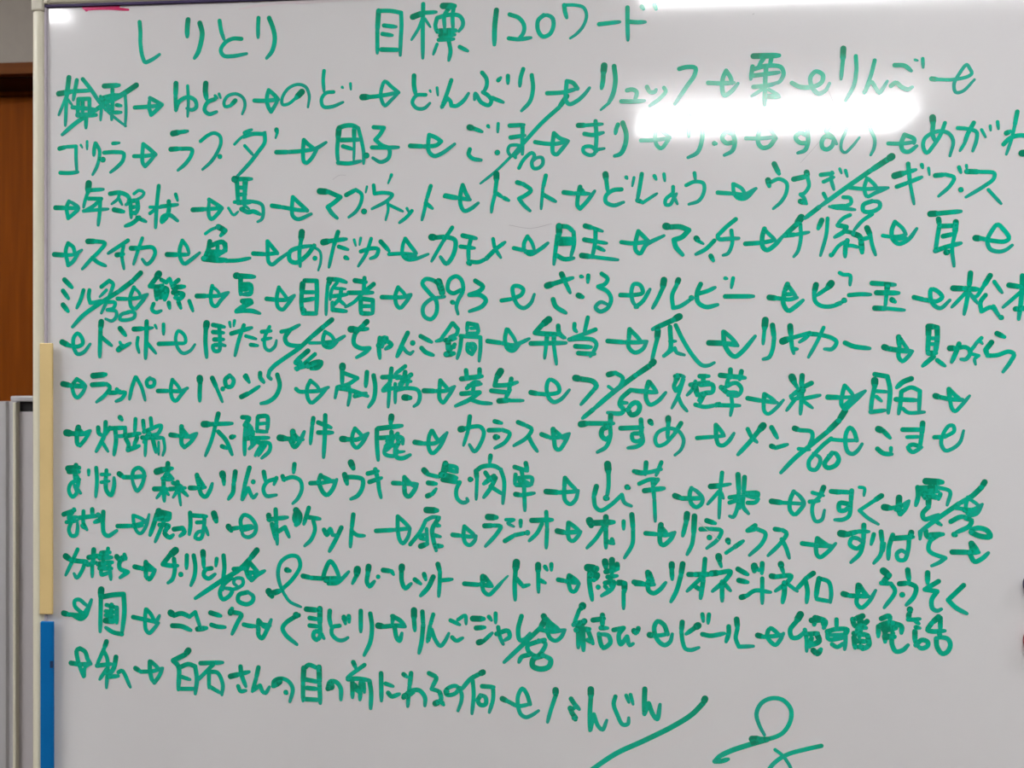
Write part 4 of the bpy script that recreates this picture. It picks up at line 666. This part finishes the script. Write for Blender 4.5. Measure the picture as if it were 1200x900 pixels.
kana 15:904 1455 904 1477;11:904 1477 906 1503;11:924 1458 926 1489;11:926 1489 922 1529 916 1556;10:950 1464 942 1492;10:942 1492 936 1529;10:938 1525 946 1500| 955 1524 967 1538 977 1528 987 1508;10:991 1477 1013 1487;9:1009 1475 1026 1465 1028 1485;10:995 1517 1005 1525 1020 1518;14:1044 1472 1070 1472;12:1052 1494 1072 1492;10:1082 1467 1088 1475;10:1098 1459 1098 1481;14:1058 1528 1070 1524;10:1070 1524 1090 1505;11:1100 1507 1127 1499 1131 1513 1120 1521;10:1104 1491 1108 1513 1116 1531;11:1159 1464 1151 1496 1155 1520 1167 1518 1179 1504
count 14:1211 1463 1215 1471;14:1215 1471 1203 1491;11:1203 1491 1167 1526 1118 1573;11:1213 1519 1191 1525 1173 1534 1177 1548 1195 1557 1209 1543 1215 1527 1199 1519;11:1177 1554 1159 1560 1153 1572;13:1209 1555 1187 1564 1185 1580 1203 1587 1223 1581 1227 1565 1211 1555
arrow 10:1203 1495 1231 1499 1261 1494;11:1217 1469 1227 1479 1247 1494;10:1223 1479 1217 1495;10:1219 1499 1227 1515 1239 1520 1251 1512 1261 1494;10:1227 1491 1243 1492
kanji 17:1302 1437 1298 1443;10:1294 1447 1281 1482;11:1281 1482 1302 1473;14:1306 1473 1287 1494;13:1287 1494 1318 1491;12:1302 1489 1304 1541;11:1292 1501 1292 1535;11:1314 1493 1326 1525;11:1314 1517 1326 1523;12:1326 1470 1352 1466;12:1348 1458 1348 1484;11:1344 1488 1360 1488;11:1340 1502 1344 1524 1350 1534 1366 1522 1362 1506 1342 1502
kana 11:1374 1492 1397 1487| 1386 1503 1390 1525 1405 1507| 1411 1527 1419 1523;13:1421 1493 1425 1499;11:1431 1487 1429 1497
arrow 14:1457 1502 1466 1504;10:1466 1504 1484 1502 1498 1499;11:1498 1499 1490 1478 1476 1470 1468 1482 1470 1502 1480 1519 1492 1525 1504 1517 1509 1499
kana 12:1532 1471 1530 1493;10:1530 1493 1533 1516 1539 1532 1551 1535 1570 1529;16:1568 1478 1560 1484;11:1560 1484 1541 1498;10:1578 1452 1580 1468;10:1593 1452 1591 1472;11:1578 1498 1597 1501 1628 1495;11:1638 1479 1638 1494 1632 1514;13:1656 1462 1658 1482;10:1658 1482 1654 1506 1661 1525| 1694 1523
arrow 13:1704 1498 1717 1501;10:1717 1501 1748 1498 1762 1494;10:1727 1487 1733 1481 1748 1492 1756 1502;10:1727 1487 1725 1500 1735 1514 1744 1519 1754 1508 1762 1492
kanji 16:1800 1448 1791 1464;11:1791 1464 1777 1484 1781 1501 1794 1501 1810 1487;10:1810 1483 1814 1506 1814 1532;13:1825 1461 1852 1459;13:1833 1455 1831 1471;12:1837 1455 1856 1463 1852 1478;11:1814 1493 1840 1490;13:1837 1492 1842 1508 1825 1518;11:1825 1502 1821 1522;13:1829 1530 1838 1537 1846 1527;10:1850 1465 1854 1478;10:1881 1458 1881 1478;11:1860 1486 1881 1480 1905 1481 1900 1491 1865 1494;10:1861 1486 1863 1503 1900 1499;10:1871 1515 1882 1521 1898 1511;10:1901 1485 1901 1508 1899 1526;13:1939 1449 1920 1457;12:1917 1457 1922 1471 1947 1476;14:1934 1457 1932 1496;12:1920 1489 1951 1492;12:1920 1498 1922 1522;12:1951 1496 1953 1515 1939 1525;12:1924 1506 1949 1507;10:1924 1520 1945 1519;13:1934 1519 1941 1523;12:1949 1461 1926 1481;12:1981 1454 1998 1448 2000 1458;11:1974 1472 1974 1495;13:1979 1470 1994 1464 2006 1464;12:2006 1464 2025 1471 2025 1486;14:1987 1479 2013 1475;14:1989 1495 2010 1495;12:1989 1483 1989 1507;11:2006 1487 2004 1510 2013 1528 2028 1525 2040 1513;14:2044 1432 2045 1437;12:2042 1443 2040 1453;10:2040 1455 2053 1455 2066 1453;10:2057 1459 2064 1464;10:2057 1472 2066 1474;12:2055 1482 2055 1505;11:2057 1513 2070 1501 2083 1505 2083 1514 2070 1520 2059 1513;13:2107 1448 2092 1462;11:2092 1462 2083 1478 2094 1481 2121 1479;11:2111 1450 2111 1477;11:2102 1497 2104 1516 2115 1531 2126 1527 2133 1511 2128 1498 2115 1494 2104 1496;11:2109 1487 2111 1494
arrow 12:59 1599 82 1602;11:82 1602 110 1600;11:82 1563 74 1568 76 1589 84 1613 91 1632;11:82 1563 95 1571 102 1590 110 1600;9:93 1630 95 1609 108 1600
kanji 12:149 1545 143 1562;10:143 1562 125 1602;11:125 1604 147 1601 162 1599;10:141 1566 151 1587 149 1657;10:149 1612 132 1637;10:151 1614 162 1620;12:173 1582 168 1607 158 1624;11:156 1630 179 1628;10:179 1619 188 1615 209 1654
arrow 12:222 1608 235 1616;10:235 1616 265 1614 290 1606;11:258 1591 258 1609 263 1634 269 1642;10:261 1591 273 1601 284 1613;10:269 1642 280 1627 290 1606
kana 15:354 1562 346 1572;12:346 1572 316 1587| 329 1601 329 1657;11:333 1603 354 1595 371 1600| 375 1631 371 1666;10:337 1626 358 1632;10:331 1655 373 1654;11:384 1592 439 1589;10:415 1595 396 1614 375 1635;10:405 1614 405 1651;10:409 1612 426 1614 439 1642 437 1667;10:409 1649 434 1663;13:458 1622 481 1616;11:481 1616 504 1610;11:483 1598 485 1616 496 1645;10:477 1645 483 1657 496 1655;11:527 1599 521 1626;10:521 1626 512 1657;10:514 1654 531 1642| 537 1656 544 1660 554 1645;14:579 1632 565 1643;10:563 1643 565 1631 581 1624 600 1630 611 1648 604 1679;12:594 1657 596 1659
kana 13:638 1598 636 1635;11:636 1635 636 1676;11:642 1596 650 1590 673 1598;13:675 1595 676 1634;11:676 1634 678 1681;11:642 1625 673 1630;11:646 1645 671 1647;11:642 1672 677 1673;18:704 1640 706 1642;14:698 1644 708 1631;11:696 1646 702 1629 716 1629 727 1643 728 1671;11:758 1581 764 1595;10:785 1587 756 1608 743 1618;11:745 1622 768 1620 797 1623;11:756 1628 756 1665;14:760 1636 772 1652;11:776 1630 774 1670;10:783 1631 785 1652;11:797 1625 801 1651 800 1690;11:825 1606 826 1671;10:836 1630 854 1636;11:842 1652 850 1660 869 1654;11:879 1607 887 1613;11:897 1604 893 1637;10:893 1637 889 1683;14:881 1659 902 1649;11:879 1662 895 1647 916 1644 930 1660 930 1680;11:940 1603 957 1613 952 1627 946 1638;10:946 1640 965 1647 971 1663;14:955 1674 967 1669;10:969 1671 975 1677;14:981 1645 983 1651;11:965 1647 969 1663 963 1671;10:971 1671 975 1677;10:1013 1636 1001 1650 983 1653 979 1645 989 1635 1005 1632 1017 1648 1017 1666 1009 1690
kanji 14:1068 1598 1058 1603;11:1058 1603 1038 1615 1017 1640;10:1044 1619 1046 1653 1042 1696;11:1066 1631 1094 1632;10:1092 1634 1092 1660 1083 1692;11:1062 1653 1056 1665 1062 1675 1074 1673 1074 1657 1062 1651
arrow 13:1114 1659 1127 1665;10:1127 1665 1151 1675 1179 1670;10:1179 1670 1171 1646 1161 1634 1151 1651 1151 1675 1157 1694 1169 1701 1183 1696 1199 1685
kana 15:1239 1636 1239 1648;10:1239 1648 1227 1685 1220 1711;11:1275 1655 1283 1667 1294 1679;10:1275 1681 1287 1673;12:1273 1677 1279 1691 1287 1699;14:1283 1699 1285 1703;15:1321 1632 1321 1650;11:1321 1650 1319 1686 1319 1728;10:1320 1726 1328 1690| 1338 1717 1348 1725 1358 1703;10:1378 1647 1374 1665 1382 1688 1395 1712 1407 1710 1409 1696;9:1403 1644 1409 1660;9:1413 1642 1419 1664;12:1446 1628 1445 1658 1445 1687;11:1445 1685 1455 1661| 1465 1687 1474 1697 1481 1663
slash 15:1584 1647 1580 1657;12:1580 1657 1554 1684 1512 1712 1444 1748 1381 1779 1333 1812 1291 1843
loop 15:1691 1737 1709 1736;10:1709 1736 1730 1735 1760 1721 1778 1691 1778 1665 1760 1645 1735 1642 1712 1654 1701 1678 1707 1704 1719 1727;12:1725 1737 1688 1749 1642 1766 1616 1780 1606 1790;11:1606 1791 1621 1790 1637 1785
loop 10:1847 1748 1812 1757 1771 1770 1745 1787 1730 1805 1719 1840;8:1743 1760 1760 1773 1773 1791 1781 1806
'''
NAMES = {'kana': ('kana_word', 'word in green handwritten kana'), 'kanji': ('kanji_word', 'word in green handwritten kanji'),
         'arrow': ('arrow', 'green hand-drawn arrow'), 'count': ('count_mark', 'green slash with a small count of words'),
         'number': ('number', 'green handwritten number'), 'loop': ('flourish', 'green looped pen flourish'),
         'slash': ('end_slash', 'long green closing slash')}
for line in INK.strip().split('\n'):
    kind, strokes = parse(line)
    nm, lb = NAMES[kind]
    ink_object(nm, strokes, M_ink, lb)

def mm(*p):
    return [[Vector((p[i] * 2, p[i + 1] * 2)) for i in range(0, len(p), 2)]]
ink_object('red_smear', [(8, mm(46, 1.6, 56, 1.8, 70, 1.4, 90, 1.4)), (7, mm(48, 3.4, 62, 3.1, 80, 3.6, 102, 5.8)), (5, mm(49, 5.2, 52, 4.0))], M_pink, 'red marker smear along the top edge')
ink_object('pink_smear', [(6, mm(250, 7, 300, 3, 350, 1.8)), (6, mm(310, 4, 400, 1.6, 450, 2)), (4, mm(240, 9, 252, 8)), (4, mm(380, 3.5, 420, 2.5))], M_faint, 'faint pink wiped marker smear', 0.0001)
ink_object('scratch', [(1.2, mm(354, 216, 362, 211, 370, 211)), (1.2, mm(930, 120, 938, 140)), (1.2, mm(925, 178, 910, 195, 900, 206)),
                       (1.0, mm(785, 620, 808, 640)), (1.2, mm(565, 273, 590, 277, 615, 272)), (1.6, mm(846, 34, 848, 33))], M_smudge, 'thin grey scratch', 0.0001)

# ------------------------------------------------------------------ magnets on the board
def place_box(name, m0, m1, t0, t1, y0, y1, mat, bevel, label, cat):
    b = bmesh.new(); add_box(b, 0, (m1 - m0) / 1000, y0, y1, -(t1 - t0) / 1000, 0, bevel=bevel, seg=3)
    o = obj(name, b, mat)
    o.location = (OX + m0 / 1000, YB, OZ - t0 / 1000)
    tag(o, label, cat)
    return o
place_box('magnetic_bar', -5.6, 10.6, 410, 739, -0.0080, -0.0048, M_yellow, .0012, 'long pale yellow magnetic bar on the left edge of the whiteboard', 'magnet')
bl = place_box('magnetic_bar', -4.6, 11.8, 747.5, 1056, -0.0080, -0.0048, M_blue, .0012, 'long blue magnetic bar on the whiteboard edge below the yellow one', 'magnet')
bm = bmesh.new(); add_box(bm, .0125, .0166, -.0083, -.0076, -.0560, -.0475, bevel=.0003); obj('nick', bm, M_darkmark, bl)['label'] = 'dark nick in the edge'
def round_magnet(mx, mz, r, mat, label):
    b = bmesh.new(); add_disc_body(b, 0, 0, -.009, -.0006, r)
    o = obj('round_magnet', b, mat, smooth=False)
    o.location = (OX + mx / 1000, YB, OZ - mz / 1000)
    tag(o, label, 'magnet')
round_magnet(1160.2, 684.7, .015, M_violet, 'dark violet round magnet at the right edge of the photo, the upper one')
round_magnet(1165.5, 748, .020, M_red, 'dull red round magnet at the right edge of the photo, below the violet one')

# ------------------------------------------------------------------ second board standing behind, at the lower left
B2X, B2Y, B2T = -0.876, 1.30, 1.372
r2 = empty('whiteboard', (B2X - .5, B2Y + .02, 0.0))
tag(r2, 'lower grey whiteboard standing behind the left edge of the big one', 'whiteboard')
def b2(name, x0, x1, y0, y1, z0, z1, mat, bevel=0.0):
    b = bmesh.new(); add_box(b, x0 + .5, x1 + .5, y0 - .02, y1 - .02, z0, z1, bevel=bevel)
    return obj(name, b, mat, r2)
# wide moulded upright: steps and a cream lip at its right edge
prof = [(-.060, .03), (-.060, -.004), (-.030, -.004), (-.028, -.008), (-.018, -.008), (-.016, -.004), (-.006, -.004), (-.004, -.009), (.0, -.009), (.0, .03)]
bm = bmesh.new(); add_prism(bm, [(x + .5, y - .02) for x, y in prof], 'z', 0.30, B2T); obj('frame_post', bm, M_greyrail, r2)
b2('post_lip', -.0045, .0005, -.011, .0, 0.30, B2T - .001, M_frame, .001)
b2('top_rail', -.012, .60, -.006, .03, B2T, B2T + .009, M_greyrail, .002)
b2('slot', .0, .60, .0005, .03, B2T - .016, B2T, M_slot)
b2('board_panel', .0, .60, -.003, .03, 0.32, B2T - .016, M_greypanel)
b2('board_panel', -.95, -.060, .004, .03, 0.32, B2T, M_greypanel)
b2('bottom_rail', -.95, .60, -.004, .034, 0.29, 0.32, M_greyrail, .003)
for xx in (-.70, .45):
    b2('stand_post', xx - .018, xx + .018, .034, .064, 0.05, 1.2, M_steel, .003)
    b2('stand_foot', xx - .02, xx + .02, -.18, .25, 0.0, .05, M_steel, .005)
